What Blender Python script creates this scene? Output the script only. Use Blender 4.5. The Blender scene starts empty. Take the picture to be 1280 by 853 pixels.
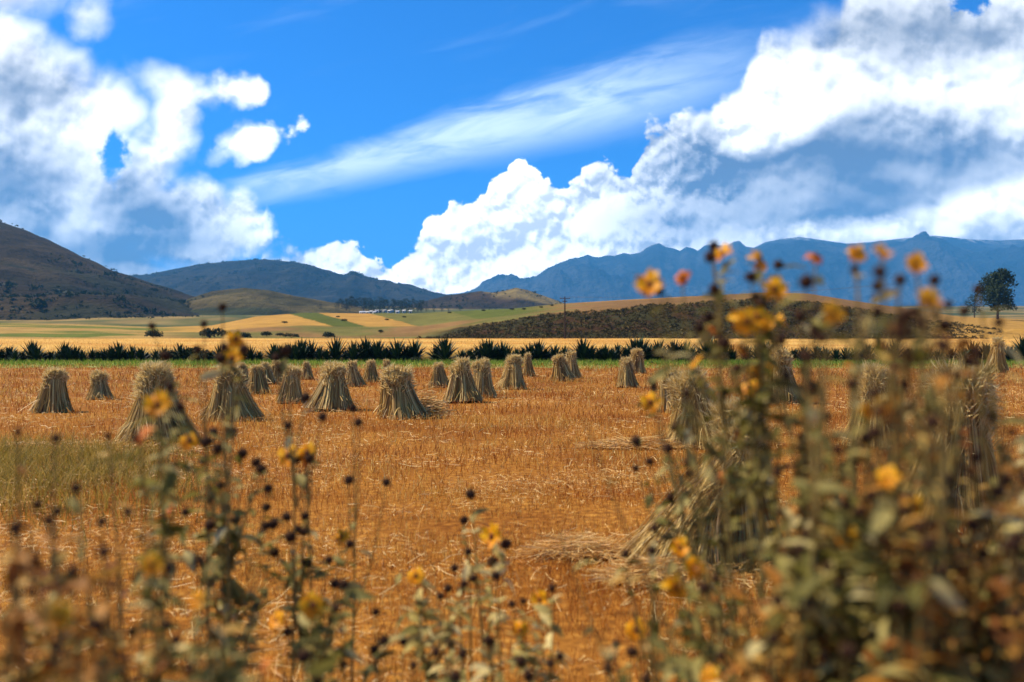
import bpy, math, random
import numpy as np
from mathutils import Vector

# ------------------------------------------------------------------ camera, world, sun, exposure
FX, CX, HY, CH = 995.0, 640.0, 426.5, 1.7        # focal length in px of the 1280 px photo, centre, horizon, eye height
SC = bpy.context.scene
COL = SC.collection
cd = bpy.data.cameras.new('camera'); cam = bpy.data.objects.new('camera', cd); COL.objects.link(cam)
cam.location = (0, 0, CH); cam.rotation_euler = (math.radians(90), 0, 0)
cd.sensor_width = 36; cd.sensor_fit = 'HORIZONTAL'; cd.lens = FX / 1280 * 36
cd.clip_start = 0.05; cd.clip_end = 60000
cd.dof.use_dof = True; cd.dof.focus_distance = 17.0; cd.dof.aperture_fstop = cd.lens / 1000 / 0.021
SC.camera = cam
SC.view_settings.view_transform = 'Standard'; SC.view_settings.look = 'None'
SC.view_settings.gamma = 1; SC.view_settings.use_curve_mapping = False
SC.view_settings.exposure = 0.74
SC.cycles.max_bounces = 4; SC.cycles.diffuse_bounces = 2; SC.cycles.transmission_bounces = 2; SC.cycles.caustics_reflective = False; SC.cycles.caustics_refractive = False
SC.cycles.transparent_max_bounces = 4; SC.cycles.volume_bounces = 0

SUN_EL, SUN_AZ = math.radians(52), math.radians(-72)   # azimuth from +Y, negative = to the left
sdir = Vector((math.sin(SUN_AZ) * math.cos(SUN_EL), math.cos(SUN_AZ) * math.cos(SUN_EL), math.sin(SUN_EL)))
sl = bpy.data.lights.new('sun', 'SUN'); sun = bpy.data.objects.new('sun', sl); COL.objects.link(sun)
sl.energy = 5.0; sl.angle = math.radians(0.5); sl.color = (1.0, 0.88, 0.70)
sun.rotation_euler = sdir.to_track_quat('Z', 'Y').to_euler()

W = bpy.data.worlds.new('World'); SC.world = W; W.use_nodes = True
W.cycles.sampling_method = 'NONE'
nt = W.node_tree
for n in list(nt.nodes): nt.nodes.remove(n)


class E:
    """small arithmetic wrapper round math nodes"""
    def __init__(s, sock): s.s = sock
    def _op(s, o, op, rev=False):
        return mnode(op, o, s) if rev else mnode(op, s, o)
    def __add__(s, o): return s._op(o, 'ADD')
    __radd__ = __add__
    def __mul__(s, o): return s._op(o, 'MULTIPLY')
    __rmul__ = __mul__
    def __sub__(s, o): return s._op(o, 'SUBTRACT')
    def __rsub__(s, o): return s._op(o, 'SUBTRACT', True)
    def __truediv__(s, o): return s._op(o, 'DIVIDE')


TREE = [nt]
def feed(sock, v):
    if isinstance(v, E): TREE[0].links.new(v.s, sock)
    else: sock.default_value = v
def mnode(op, a, b=None, c=None):
    n = TREE[0].nodes.new('ShaderNodeMath'); n.operation = op
    feed(n.inputs[0], a)
    if b is not None: feed(n.inputs[1], b)
    if c is not None: feed(n.inputs[2], c)
    return E(n.outputs[0])
def mx(a, b): return mnode('MAXIMUM', a, b)
def mn(a, b): return mnode('MINIMUM', a, b)
def ramp(v, a, b, c=0.0, d=1.0, kind='SMOOTHSTEP'):
    n = TREE[0].nodes.new('ShaderNodeMapRange'); n.interpolation_type = kind
    feed(n.inputs[0], v)
    for i, q in enumerate((a, b, c, d)): feed(n.inputs[1 + i], q)
    return E(n.outputs[0])
def comb(x, y, z=0.0):
    n = TREE[0].nodes.new('ShaderNodeCombineXYZ')
    for i, q in enumerate((x, y, z)): feed(n.inputs[i], q)
    return E(n.outputs[0])
def noise(vec, scale, detail=5, rough=.55, dist=0.0):
    n = TREE[0].nodes.new('ShaderNodeTexNoise')
    feed(n.inputs['Vector'], vec); n.inputs['Scale'].default_value = scale; n.inputs['Detail'].default_value = detail
    n.inputs['Roughness'].default_value = rough; n.inputs['Distortion'].default_value = dist
    return E(n.outputs['Fac'])
def voro(vec, scale, detail=0):
    n = TREE[0].nodes.new('ShaderNodeTexVoronoi'); n.feature = 'F1'
    feed(n.inputs['Vector'], vec); n.inputs['Scale'].default_value = scale
    n.inputs['Detail'].default_value = detail
    return E(n.outputs['Distance'])
def mixc(f, a, b, mode='MIX'):
    n = TREE[0].nodes.new('ShaderNodeMix'); n.data_type = 'RGBA'; n.blend_type = mode
    feed(n.inputs[0], f)
    for sock, v in ((n.inputs[6], a), (n.inputs[7], b)):
        if isinstance(v, E): TREE[0].links.new(v.s, sock)
        else: sock.default_value = (*v, 1)
    return E(n.outputs[2])

tc = nt.nodes.new('ShaderNodeTexCoord')
sp = nt.nodes.new('ShaderNodeSeparateXYZ'); nt.links.new(tc.outputs['Generated'], sp.inputs[0])
dx, dy, dz = (E(sp.outputs[i]) for i in range(3))
dyc = mx(dy, 0.12)
X = dx / dyc * FX + CX
Y = HY - dz / dyc * FX

def ell(cx, cy, rx, ry, rot=0.0):
    a = math.radians(rot); ca, sa = math.cos(a), math.sin(a)
    px = (X - cx); py = (Y - cy)
    if rot:
        u = px * ca + py * sa; v = py * ca - px * sa
    else: u, v = px, py
    u = u / rx; v = v / ry
    return (1.0 - mnode('SQRT', u * u + v * v)) * min(rx, ry)

def curve(v, x0, x1, y0, y1, pts):
    n = nt.nodes.new('ShaderNodeFloatCurve'); c = n.mapping.curves[0]
    pts = [((a - x0) / (x1 - x0), (b - y0) / (y1 - y0)) for a, b in pts]
    c.points[0].location = pts[0]; c.points[1].location = pts[-1]
    for q in pts[1:-1]: c.points.new(*q)
    for p_ in c.points: p_.handle_type = 'AUTO'
    n.mapping.update()
    feed(n.inputs['Value'], ramp(v, x0, x1, 0, 1, 'LINEAR'))
    return E(n.outputs[0]) * (y1 - y0) + y0

TOPR = [(-700, 480), (290, 470), (325, 325), (350, 312), (385, 300), (430, 294), (446, 294), (453, 318), (472, 312), (500, 311),
        (522, 292), (545, 264), (575, 249), (600, 246), (620, 226), (640, 214), (655, 198), (672, 213), (700, 224),
        (725, 214), (750, 192), (768, 202), (784, 215), (800, 180), (818, 160), (850, 152), (880, 142), (912, 126),
        (935, 95), (948, 60), (960, 44), (1000, 36), (1045, 26), (1058, -10), (1075, -60), (1300, -140), (1700, -60), (2100, 180)]
right = Y - curve(X, -700, 2100, -200, 500, TOPR)
right = mn(right * 0.8, 90.0)
left = None
for e in [(8, 2, 50, 22), (40, 150, 120, 82), (-60, 120, 150, 130), (70, 260, 150, 95), (120, 130, 55, 40), (215, 285, 110, 62, 8), (300, 268, 34, 26),
          (185, 215, 36, 48), (20, 330, 240, 60), (215, 106, 40, 17, 12), (226, 150, 30, 40), (252, 122, 30, 15, 10), (290, 116, 32, 17), (318, 174, 46, 19, -14),
          (-200, 200, 300, 180)]:
    q = ell(*e); left = q if left is None else mx(left, q)
left = mn(left, 60.0)
wn = noise(comb(X * 0.01, Y * 0.01), 4.0, 4, .6)
left = left - ramp(ell(140, 205, 17, 32, 12) + (wn - .5) * 34.0, -9, 16, 0, 62)
right = right - ramp(ell(1214, 2, 32, 30) + (wn - .5) * 44.0, -12, 24, 0, 130)
base = mx(left, right)
small = ell(106, 22, 16, 16)
base = mx(base, small + (wn - .5) * 18.0)

CW = 12.0
off = mnode('ABSOLUTE', X - 610.0)
crisp = ramp(off, 120, 480, 1.0, .12)            # cauliflower detail on the far cumulus, softer billows on the nearer masses
def low_rel(x, y): return (noise(comb(x * 0.01, y * 0.01), 1.1, 2, .5, .2) - .5) * .9
def high_rel(x, y):
    v = comb(x * 0.01, y * 0.01)
    n1 = noise(v, 2.6, 6, .58)
    w = comb(x * 0.01 + n1 * .35, y * 0.01 - n1 * .35)
    p1 = voro(w, 1.9); p2 = voro(w, 5.2); p3 = voro(w, 12.0)
    n2 = noise(v, 2.2, 2, .5)
    return (n1 - .5) * .6 * (crisp * .6 + .4) + (n2 - .5) * .45 * (1.0 - crisp) + (.42 - p1) * .3 * (crisp * .7 + .3) + (.42 - p2) * crisp * .22 + (.42 - p3) * crisp * .10
a0, b0 = low_rel(X, Y), high_rel(X, Y)
a1, b2 = low_rel(X - 14.0, Y - 22.0), high_rel(X - 4.0, Y - 8.0)
dens = base + (a0 + b0) * 58.0
soft = ramp(off, 140, 520, 3.0, 30.0)
alpha = ramp(dens, soft * -0.8, soft * .8)
lit = (a0 - a1) * 1.4 + (b0 - b2) * 2.0
lowf = noise(comb(X * 0.01, Y * 0.014), 0.8, 2, .45)
grey = ramp((wn - .5) * 26.0 + (b0 - b2) * -60.0 + mx(mx(ell(1075, 218, 290, 84, 4), ell(1150, 40, 120, 34)), mx(mx(ell(0, 228, 110, 56), ell(15, 112, 60, 34)), mx(ell(180, 265, 75, 42), ell(110, 320, 160, 40)))), -60, 50, 0, 1)
grey = grey * ramp(lowf, .3, .65, .78, 1.08, 'LINEAR')
grey2 = ramp(mx(ell(985, 258, 250, 56), mx(ell(190, 300, 120, 50), ell(860, 275, 130, 40))), -25, 46, 0, .8)
bright = mx(ell(1150, 285, 120, 11, -2) + (wn - .5) * 30.0, mx(ell(1265, 255, 130, 26, -12), ell(985, 130, 90, 46, -30)))
gg = mx(mx(grey, grey2) - ramp(bright, -14, 12, 0, .8), 0.0)
shade = ramp(lit, .03, -.30, 0, .50, 'LINEAR') * (1.0 - gg * .8) * ramp(base, -12, 26, .35, 1.0)
cap = ramp(lit, 0, .3, 0, .22, 'LINEAR') * (1.0 - gg * .7)
low = ramp(Y, 150, 340, 0, .10)
dark = mn(mx(gg * .95 + shade + low - cap, 0.0), 1.0)
lowb = ramp(Y, 60, 360, 1.0, 1.9, 'LINEAR')
ccol = mixc(dark, (CW * 1.0, CW * 1.0, CW * .99), (CW * .075, CW * .11, CW * .18))
# long thin cirrus band
a = math.radians(-13); u = (X - 280.0) * math.cos(a) + (Y - 248.0) * math.sin(a); v = (Y - 248.0) * math.cos(a) - (X - 280.0) * math.sin(a)
wisp = noise(comb(u * 0.004, v * 0.018), 2.2, 8, .6, .6)
vv = v + (wisp - .5) * 34.0 + ramp(u, 0, 700, 0, 14)
wid = ramp(u, 0, 620, 24, 60)
cir = ramp(mnode('ABSOLUTE', vv) / wid, 0.1, 1.15, 1, 0) * ramp(u, -30, 60, 0, 1) * ramp(u, 420, 720, 1, .25) * ramp(u, 640, 900, 1, 0)
cir = cir * ramp(wisp, .28, .68, .30, .80)
veil = ramp(noise(comb(u * 0.002, v * 0.01), 2.0, 6, .55, .5), .52, .8, 0, .22) * ramp(Y, -300, 260, 1, 0)
cir = mx(cir, veil)
sky = nt.nodes.new('ShaderNodeTexSky'); sky.sky_type = 'NISHITA'; sky.sun_disc = False
sky.sun_elevation = SUN_EL; sky.sun_rotation = SUN_AZ; sky.altitude = 3500; sky.air_density = 1.0; sky.dust_density = .1; sky.ozone_density = 3.0
skc = mixc(1.0, E(sky.outputs[0]), (.13, .88, 1.62), 'MULTIPLY')
c1 = mixc(cir, skc, (CW * .78, CW * .92, CW * 1.0))
vm = nt.nodes.new('ShaderNodeVectorMath'); vm.operation = 'SCALE'; feed(vm.inputs[0], ccol); feed(vm.inputs['Scale'], lowb)
c2 = mixc(alpha, c1, E(vm.outputs[0]))
bg = nt.nodes.new('ShaderNodeBackground'); bg.inputs[1].default_value = 0.09
nt.links.new(c2.s, bg.inputs[0])
wo = nt.nodes.new('ShaderNodeOutputWorld'); nt.links.new(bg.outputs[0], wo.inputs[0])

# ------------------------------------------------------------------ helpers
rng = np.random.default_rng(7); random.seed(7)
_T = np.random.default_rng(3).random((256, 256))
def vnoise(x, y):
    x = np.asarray(x, float); y = np.asarray(y, float)
    xi = np.floor(x).astype(int); yi = np.floor(y).astype(int); fx = x - xi; fy = y - yi
    fx = fx * fx * (3 - 2 * fx); fy = fy * fy * (3 - 2 * fy)
    g = lambda i, j: _T[(xi + i) & 255, (yi + j) & 255]
    return (g(0, 0) * (1 - fx) + g(1, 0) * fx) * (1 - fy) + (g(0, 1) * (1 - fx) + g(1, 1) * fx) * fy
def fbm(x, y, o=5, r=.5):
    s = 0; a_ = 1; t = 0
    for k in range(o):
        s = s + a_ * vnoise(x * 2 ** k + 17.3 * k, y * 2 ** k + 9.1 * k); t += a_; a_ *= r
    return s / t - .5
def ridged(x, y, o=6, r=.55):
    s = 0; a_ = 1; t = 0
    for k in range(o):
        s = s + a_ * (1 - abs(2 * vnoise(x * 2 ** k + 31.7 * k, y * 2 ** k + 5.3 * k) - 1)); t += a_; a_ *= r
    return s / t - .5

def P(px, py, d): return Vector(((px - CX) / FX * d, d, CH + (HY - py) / FX * d))
def tag(o, label=None, cat=None, group=None, kind=None):
    if label: o['label'] = label
    if cat: o['category'] = cat
    if group: o['group'] = group
    if kind: o['kind'] = kind
    return o
def empty(name, loc=(0, 0, 0), rz=0.0):
    o = bpy.data.objects.new(name, None); COL.objects.link(o); o.location = loc; o.rotation_euler = (0, 0, rz)
    o.empty_display_size = .1
    return o
def build(name, V, F, mats, parent=None, smooth=False, midx=None):
    me = bpy.data.meshes.new(name)
    V = np.asarray(V, dtype=np.float32).reshape(-1, 3)
    if isinstance(F, np.ndarray):
        nf, k = F.shape
        me.vertices.add(len(V)); me.vertices.foreach_set('co', V.ravel())
        me.loops.add(nf * k); me.loops.foreach_set('vertex_index', F.astype(np.int32).ravel())
        me.polygons.add(nf); me.polygons.foreach_set('loop_start', np.arange(nf, dtype=np.int32) * k)
        me.polygons.foreach_set('loop_total', np.full(nf, k, dtype=np.int32))
        me.update(calc_edges=True)
    else:
        me.from_pydata([tuple(v_) for v_ in V], [], F)
    for m in (mats if isinstance(mats, (list, tuple)) else [mats]): me.materials.append(m)
    if midx is not None: me.polygons.foreach_set('material_index', np.asarray(midx, dtype=np.int32))
    if smooth: me.polygons.foreach_set('use_smooth', np.ones(len(me.polygons), dtype=bool))
    me.update()
    o = bpy.data.objects.new(name, me); COL.objects.link(o)
    if parent is not None: o.parent = parent
    return o
class MB:
    """collects quads"""
    def __init__(s): s.V = []; s.F = []; s.M = []; s.n = 0
    def add(s, V, F, m=0):
        V = np.asarray(V, float).reshape(-1, 3); F = np.asarray(F, int)
        s.V.append(V); s.F.append(F + s.n); s.M.append(np.full(len(F), m)); s.n += len(V)
    def strips(s, Pt, Wd, side, m=0):                   # Pt (N,K,3), Wd (N,K), side (N,3)
        N, K, _ = Pt.shape
        o = side[:, None, :] * (Wd[:, :, None] * .5)
        V = np.stack([Pt - o, Pt + o], axis=2).reshape(-1, 3)          # N,K,2
        i = np.arange(N)[:, None] * (2 * K) + np.arange(K - 1)[None, :] * 2
        F = np.stack([i, i + 1, i + 3, i + 2], axis=-1).reshape(-1, 4)
        s.add(V, F, m)
    def tube(s, pts, rad, n=6, m=0, cap=True):
        pts = np.asarray([tuple(p_) for p_ in pts], float); K = len(pts)
        t = np.gradient(pts, axis=0); t /= np.linalg.norm(t, axis=1)[:, None] + 1e-9
        ref = np.array([.3, .9, .2]) if abs(t[:, 2]).mean() > .7 else np.array([0, 0, 1.])
        a_ = np.cross(t, ref); a_ /= np.linalg.norm(a_, axis=1)[:, None] + 1e-9; b_ = np.cross(t, a_)
        ph = np.arange(n) * 2 * math.pi / n
        rad = np.broadcast_to(np.asarray(rad, float), (K,))
        V = pts[:, None] + rad[:, None, None] * (a_[:, None] * np.cos(ph)[None, :, None] + b_[:, None] * np.sin(ph)[None, :, None])
        i, j = np.meshgrid(np.arange(K - 1), np.arange(n), indexing='ij')
        F = np.stack([i * n + j, i * n + (j + 1) % n, (i + 1) * n + (j + 1) % n, (i + 1) * n + j], -1).reshape(-1, 4)
        s.add(V, F, m)
    def box(s, c, d, m=0, rz=0.0):
        c = np.asarray(c, float); d = np.asarray(d, float) / 2
        V = np.array([[x, y, z] for x in (-1, 1) for y in (-1, 1) for z in (-1, 1)]) * d
        if rz:
            ca, sa = math.cos(rz), math.sin(rz); V = V @ np.array([[ca, sa, 0], [-sa, ca, 0], [0, 0, 1]])
        s.add(V + c, [[0, 1, 3, 2], [4, 6, 7, 5], [0, 4, 5, 1], [2, 3, 7, 6], [0, 2, 6, 4], [1, 5, 7, 3]], m)
    def build(s, name, mats, parent=None, smooth=False):
        return build(name, np.concatenate(s.V), np.concatenate(s.F), mats, parent, smooth, np.concatenate(s.M))

def material(name, cols, scale=1.0, detail=4, rough=.85, trans=0.0, island=False, mix2=None, scale2=None, bump=0, bscale=20, spec=.2, backcol=None, stretch=None, coords='Object', pos=None):
    """cols: list of linear colours spread on a ramp driven by noise or by the random number of each loose piece"""
    m = bpy.data.materials.new(name); m.use_nodes = True; t = m.node_tree; TREE[0] = t
    for n in list(t.nodes): t.nodes.remove(n)
    out = t.nodes.new('ShaderNodeOutputMaterial')
    if coords == 'World':
        g = t.nodes.new('ShaderNodeNewGeometry'); vec = E(g.outputs['Position'])
    else:
        g = t.nodes.new('ShaderNodeTexCoord'); vec = E(g.outputs['Object'])
    if stretch:
        mp = t.nodes.new('ShaderNodeMapping'); mp.inputs['Scale'].default_value = stretch; feed(mp.inputs[0], vec); vec = E(mp.outputs[0])
    if island:
        gi = t.nodes.new('ShaderNodeNewGeometry'); f = E(gi.outputs['Random Per Island'])
    else:
        f = ramp(noise(vec, scale, detail, .6), .25, .75, 0, 1, 'LINEAR')
    cr = t.nodes.new('ShaderNodeValToRGB'); el = cr.color_ramp.elements
    pos = pos or [i / (len(cols) - 1) for i in range(len(cols))]
    el[0].position = pos[0]; el[0].color = (*cols[0], 1); el[1].position = pos[-1]; el[1].color = (*cols[-1], 1)
    for p_, c in list(zip(pos, cols))[1:-1]:
        e = el.new(p_); e.color = (*c, 1)
    feed(cr.inputs[0], f); c = E(cr.outputs[0])
    if mix2:
        f2 = ramp(noise(vec, scale2, 4, .6), .42, .62)
        c = mixc(f2, c, mixc(1.0, c, mix2, 'MULTIPLY'))
    if backcol:
        gb = t.nodes.new('ShaderNodeNewGeometry'); c = mixc(E(gb.outputs['Backfacing']), c, mixc(.75, c, backcol))
    b = t.nodes.new('ShaderNodeBsdfPrincipled'); feed(b.inputs['Base Color'], c); b.inputs['Roughness'].default_value = rough
    b.inputs['Specular IOR Level'].default_value = spec
    if bump:
        bn = t.nodes.new('ShaderNodeBump'); bn.inputs['Strength'].default_value = bump
        feed(bn.inputs['Height'], noise(vec, bscale, 6, .65)); t.links.new(bn.outputs[0], b.inputs['Normal'])
    if trans:
        tr = t.nodes.new('ShaderNodeBsdfTranslucent'); feed(tr.inputs[0], c)
        ms = t.nodes.new('ShaderNodeMixShader'); ms.inputs[0].default_value = trans
        t.links.new(b.outputs[0], ms.inputs[1]); t.links.new(tr.outputs[0], ms.inputs[2]); t.links.new(ms.outputs[0], out.inputs[0])
    else: t.links.new(b.outputs[0], out.inputs[0])
    m['pb'] = 1
    return m
def attrmat(name, bump=0.0, bscale=1.0, nscale=.05, namt=.35):
    """colour of the land cover (crop, fallow, grass, scrub), on some hills with cloud shadow or haze painted in, stored per vertex, broken up by noise"""
    m = bpy.data.materials.new(name); m.use_nodes = True; t = m.node_tree; TREE[0] = t
    b = t.nodes['Principled BSDF']; at = t.nodes.new('ShaderNodeAttribute'); at.attribute_name = 'cover'
    g = t.nodes.new('ShaderNodeNewGeometry'); pos = E(g.outputs['Position'])
    n1 = noise(pos, nscale, 7, .65)
    c = mixc(ramp(n1, .3, .7, 0, namt), E(at.outputs['Color']), mixc(1.0, E(at.outputs['Color']), (.38, .36, .3), 'MULTIPLY'))
    feed(b.inputs['Base Color'], c); b.inputs['Roughness'].default_value = .95; b.inputs['Specular IOR Level'].default_value = .05
    if bump:
        bn = t.nodes.new('ShaderNodeBump'); bn.inputs['Strength'].default_value = bump; bn.inputs['Distance'].default_value = 1.0 / bscale
        feed(bn.inputs['Height'], noise(pos, bscale, 6, .65)); t.links.new(bn.outputs[0], b.inputs['Normal'])
    return m
def terrain(name, pxs, Ys, zf, mat, coverf=None, kind='structure'):
    A, B = np.meshgrid(pxs, Ys, indexing='ij')
    xw = (A - CX) / FX * B; Z = zf(A, B, xw)
    V = np.stack([xw, B, Z], -1).reshape(-1, 3); n, k = A.shape
    i, j = np.meshgrid(np.arange(n - 1), np.arange(k - 1), indexing='ij')
    F = np.stack([i * k + j, (i + 1) * k + j, (i + 1) * k + j + 1, i * k + j + 1], -1).reshape(-1, 4)
    o = build(name, V, F, mat, None, True)
    if coverf is not None:
        C = coverf(A, B, xw, Z).reshape(-1, 3)
        at = o.data.color_attributes.new('cover', 'FLOAT_COLOR', 'POINT')
        at.data.foreach_set('color', np.concatenate([C, np.ones((len(C), 1))], 1).astype(np.float32).ravel())
    tag(o, kind=kind)
    return o
def sm(x, a_, b_):
    t = np.clip((x - a_) / (b_ - a_), 0, 1); return t * t * (3 - 2 * t)
def lerp3(a_, b_, t): return np.asarray(a_) * (1 - t[..., None]) + np.asarray(b_) * t[..., None]
def interp(x, pts): return np.interp(x, [p_[0] for p_ in pts], [p_[1] for p_ in pts])
def zpix(py, Yd): return CH + (HY - py) / FX * Yd

# ------------------------------------------------------------------ land
M_soil = material('stubble_soil', [(.11, .040, .008), (.28, .11, .016), (.54, .26, .045)], 11.0, 8, .95, mix2=(.72, .62, .55), scale2=.25, bump=.5, bscale=14, spec=.05, coords='World')
g = 30000
gx = np.array([-g, -200, -60, -20, 20, 60, 200, g], float); gy = np.array([-3000, -5, 0, 10, 50, 66, 160, 400, g], float)
A, B = np.meshgrid(gx, gy, indexing='ij'); k = len(gy)
i, j = np.meshgrid(np.arange(len(gx) - 1), np.arange(k - 1), indexing='ij')
F = np.stack([i * k + j, (i + 1) * k + j, (i + 1) * k + j + 1, i * k + j + 1], -1).reshape(-1, 4)
tag(build('ground', np.stack([A, B, A * 0], -1), F, M_soil), kind='structure')

M_verge = material('verge_earth', [(.10, .13, .02), (.17, .20, .03), (.30, .22, .05)], .8, 6, .95, spec=.05, coords='World', pos=[.2, .5, .8])
def edge_verge(px): return 50 + 6 * fbm(px / 60, px * 0 + 3)
terrain('grass_verge', np.linspace(-500, 1800, 300), np.linspace(0, 1, 12), lambda A, B, x: A * 0 + .004, M_verge)
vo = bpy.data.objects['grass_verge']; vd = vo.data
co = np.empty(len(vd.vertices) * 3, np.float32); vd.vertices.foreach_get('co', co); co = co.reshape(-1, 3)
A, B = np.meshgrid(np.linspace(-500, 1800, 300), np.linspace(0, 1, 12), indexing='ij')
Yv = edge_verge(A) * (1 - B) + 69 * B
co[:, 0] = ((A - CX) / FX * Yv).ravel(); co[:, 1] = Yv.ravel(); vd.vertices.foreach_set('co', co.ravel()); vd.update()

M_wheat = material('ripe_wheat', [(.40, .20, .035), (.62, .36, .08), (.74, .46, .12)], .9, 8, .9, trans=.0, mix2=(.8, .62, .42), scale2=.06, bump=.6, bscale=5, spec=.05, coords='World', stretch=(.5, 1, 1))
def zwheat(A, B, x): return .8 + (B - 68) / 90 * 1.35 + .10 * fbm(x / 3, B / 3) + .25 * fbm(x / 30, B / 20)
def zw(A, B, x):
    z = zwheat(A, B, x); return np.where(B < 68.6, 0.05, z)
terrain('wheat_field', np.linspace(-700, 2000, 700), np.concatenate([[68.5, 68.7], np.linspace(69.5, 163, 60)]), zw, M_wheat)

# hillside behind the wheat: fields on the left, scrub bank on the right
SKY1 = [(-900, 404), (0, 404), (120, 406), (200, 409), (265, 407), (320, 396), (380, 391), (440, 392), (520, 392), (560, 390), (640, 386), (700, 380), (780, 375),
        (860, 371), (960, 366), (1010, 367), (1060, 375), (1120, 384), (1200, 396), (1290, 400), (2200, 402)]
BANK = [(-900, 421), (200, 421), (400, 421), (525, 421), (550, 416), (575, 409), (600, 404), (650, 396), (700, 390), (760, 385), (800, 381), (860, 376), (960, 370), (1010, 374), (1060, 382), (1120, 392), (1200, 404), (1290, 410), (2200, 410)]
def zhill(A, B, x):
    a1 = interp(A, SKY1); b1 = interp(A, BANK) + 4.5 * sm(A, 520, 600)
    zc = zpix(a1, 350.); zb = zpix(b1, 205.); z0 = 2.0
    t1 = sm(B, 160, 205); t2 = np.clip((B - 205) / 145, 0, 1); t2 = t2 ** .85
    front = z0 + (zb - z0) * (.35 * t1 + .65 * np.clip((B - 160) / 45, 0, 1))
    z = np.where(B < 205, front, zb + (zc - zb) * t2)
    z = np.where(B > 350, zc - (B - 350) * .05 * sm(B, 350, 420), z)
    amp = sm(B, 158, 175) * (1 - .85 * sm(B, 300, 350))
    rough = sm(A, 525, 590) * (1 - sm(B, 200, 230))
    return z + amp * (.9 * fbm(x / 22, B / 22) + rough * 2.4 * fbm(x / 7, B / 7, 5, .6))
def cov_hill(A, B, x, Z):
    py = HY - (Z - CH) / B * FX
    gold = np.array([.50, .27, .055]); gold2 = np.array([.42, .26, .07]); grn = np.array([.10, .115, .018]); olive = np.array([.17, .15, .035]); tan = np.array([.28, .15, .05]); brown = np.array([.11, .055, .02])
    w = 5 * fbm(x / 12, B / 12)
    C = lerp3(olive, tan, sm(fbm(x / 25, B / 25, 5), -.12, .12))
    # strips of crops running up the slope at the left
    u_ = A + (py - 400) * -3.6 + w
    L = sm(400 - py + 16 + w * .3, 0, 5) * (1 - sm(A, 600, 680))
    up = sm(B, 235, 242)
    st = np.select([A < 150, u_ < 388, u_ < 428, u_ < 492, u_ < 600], [0, 0, 1, 2, 3], 4)
    S = np.stack([gold, grn, gold * .95, olive * .9 + grn * .2, grn * 1.15])[st]
    C = lerp3(C, C * 0 + 1, up * 0) * (1 - (up * (1 - sm(A, 640, 720)))[..., None]) + S * (up * (1 - sm(A, 640, 720)))[..., None]
    # left lowland stripes
    ll = 1 - sm(A, 170, 260); C = C * (1 - ll[..., None]) + lerp3(gold2, grn * 1.4, sm(fbm(x / 40, B / 9, 4), .0, .12)) * ll[..., None]
    # ploughed brown band above the bank, scrub soil on the bank
    bk = sm(A + w * 4, 525, 570) * (1 - sm(B + w, 203, 212)) * (1 - .8 * sm(A, 1130, 1230))
    C = C * (1 - bk[..., None]) + lerp3(brown * .55, np.array([.05, .045, .015]), sm(fbm(x / 5, B / 5), -.1, .1)) * bk[..., None]
    rt = sm(A, 700, 780) * (1 - bk); C = C * (1 - rt[..., None]) + lerp3(tan * .8, gold * .85, sm(B, 290, 335) * (1 - sm(A, 900, 1000))) * rt[..., None]
    r2 = sm(A, 1120, 1220); C = C * (1 - r2[..., None]) + gold * .9 * r2[..., None]
    d1 = (np.abs(A - 400) < 60) * 0
    return C
terrain('hillside', np.linspace(-800, 2100, 1100), np.concatenate([np.linspace(156, 215, 90), np.linspace(217, 350, 60), np.linspace(356, 640, 22)]), zhill, attrmat('field_cover', .6, .7, .12, .5), cov_hill)

# valley floor behind the hillside
def zmid(A, B, x): return zpix(np.interp(B, [400, 620, 950, 1500, 2600], [412, 397, 390, 384, 383.]), B) + 3 * fbm(x / 90, B / 90)
def cov_mid(A, B, x, Z):
    f = sm(fbm(x / 70, B / 160, 4), -.08, .08); f2 = sm(fbm(x / 120 + 9, B / 60, 4), -.02, .1)
    return lerp3(lerp3([.10, .10, .025], [.30, .20, .06], f), [.06, .075, .02], f2)
terrain('valley_floor', np.linspace(-800, 2100, 500), np.linspace(380, 2600, 120), zmid, attrmat('valley_cover', 0, 1, .02, .5), cov_mid)

def hill(name, sky, Yf, Yc, Yb, mat, cover, nx=420, ny=90, amp=6., sc=120., rid=0.0, zb=None, px0=-700, px1=2000, shape=.8, octv=6, crest=.12):
    def z(A, B, x):
        zc = zpix(interp(A, sky), Yc); z0 = zb if zb is not None else zpix(410, Yf)
        t = np.clip((B - Yf) / (Yc - Yf), 0, 1); s_ = np.clip((B - Yc) / (Yb - Yc), 0, 1)
        z_ = z0 + (zc - z0) * t ** shape; z_ = np.where(B > Yc, zc + (z0 - zc) * sm(s_, 0, 1), z_)
        e = np.sin(math.pi * np.clip(t, 0, 1)) ** .7 * (B <= Yc) * (1 - np.clip(t, 0, 1) ** (1.6 if crest < .05 else 30)) + crest + (.8 if crest > .05 else .06) * np.sin(math.pi * s_) * (B > Yc)
        hf = np.clip((zc - z0) / (abs(zc - z0).max() + 1e-6), 0.05, 1)
        return z_ + e * amp * hf ** .5 * (fbm(x / sc, B / sc, octv) * 2 * (1 - rid) + rid * 2 * ridged(x / sc, B / sc * .6, octv))
    return terrain(name, np.linspace(px0, px1, nx), np.concatenate([np.linspace(Yf, Yc, ny), np.linspace(Yc, Yb, ny // 3)[1:]]), z, mat, cover)
def cov2(c0, c1, c2, s1, s2, off=0.):
    def f(A, B, x, Z):
        C = lerp3(c0, c1, sm(fbm(x / s1 + off, B / s1, 5), -.12, .12))
        return lerp3(C, c2, sm(fbm(x / s2 + 5 + off, B / s2, 4), .05, .16))
    return f
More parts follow.
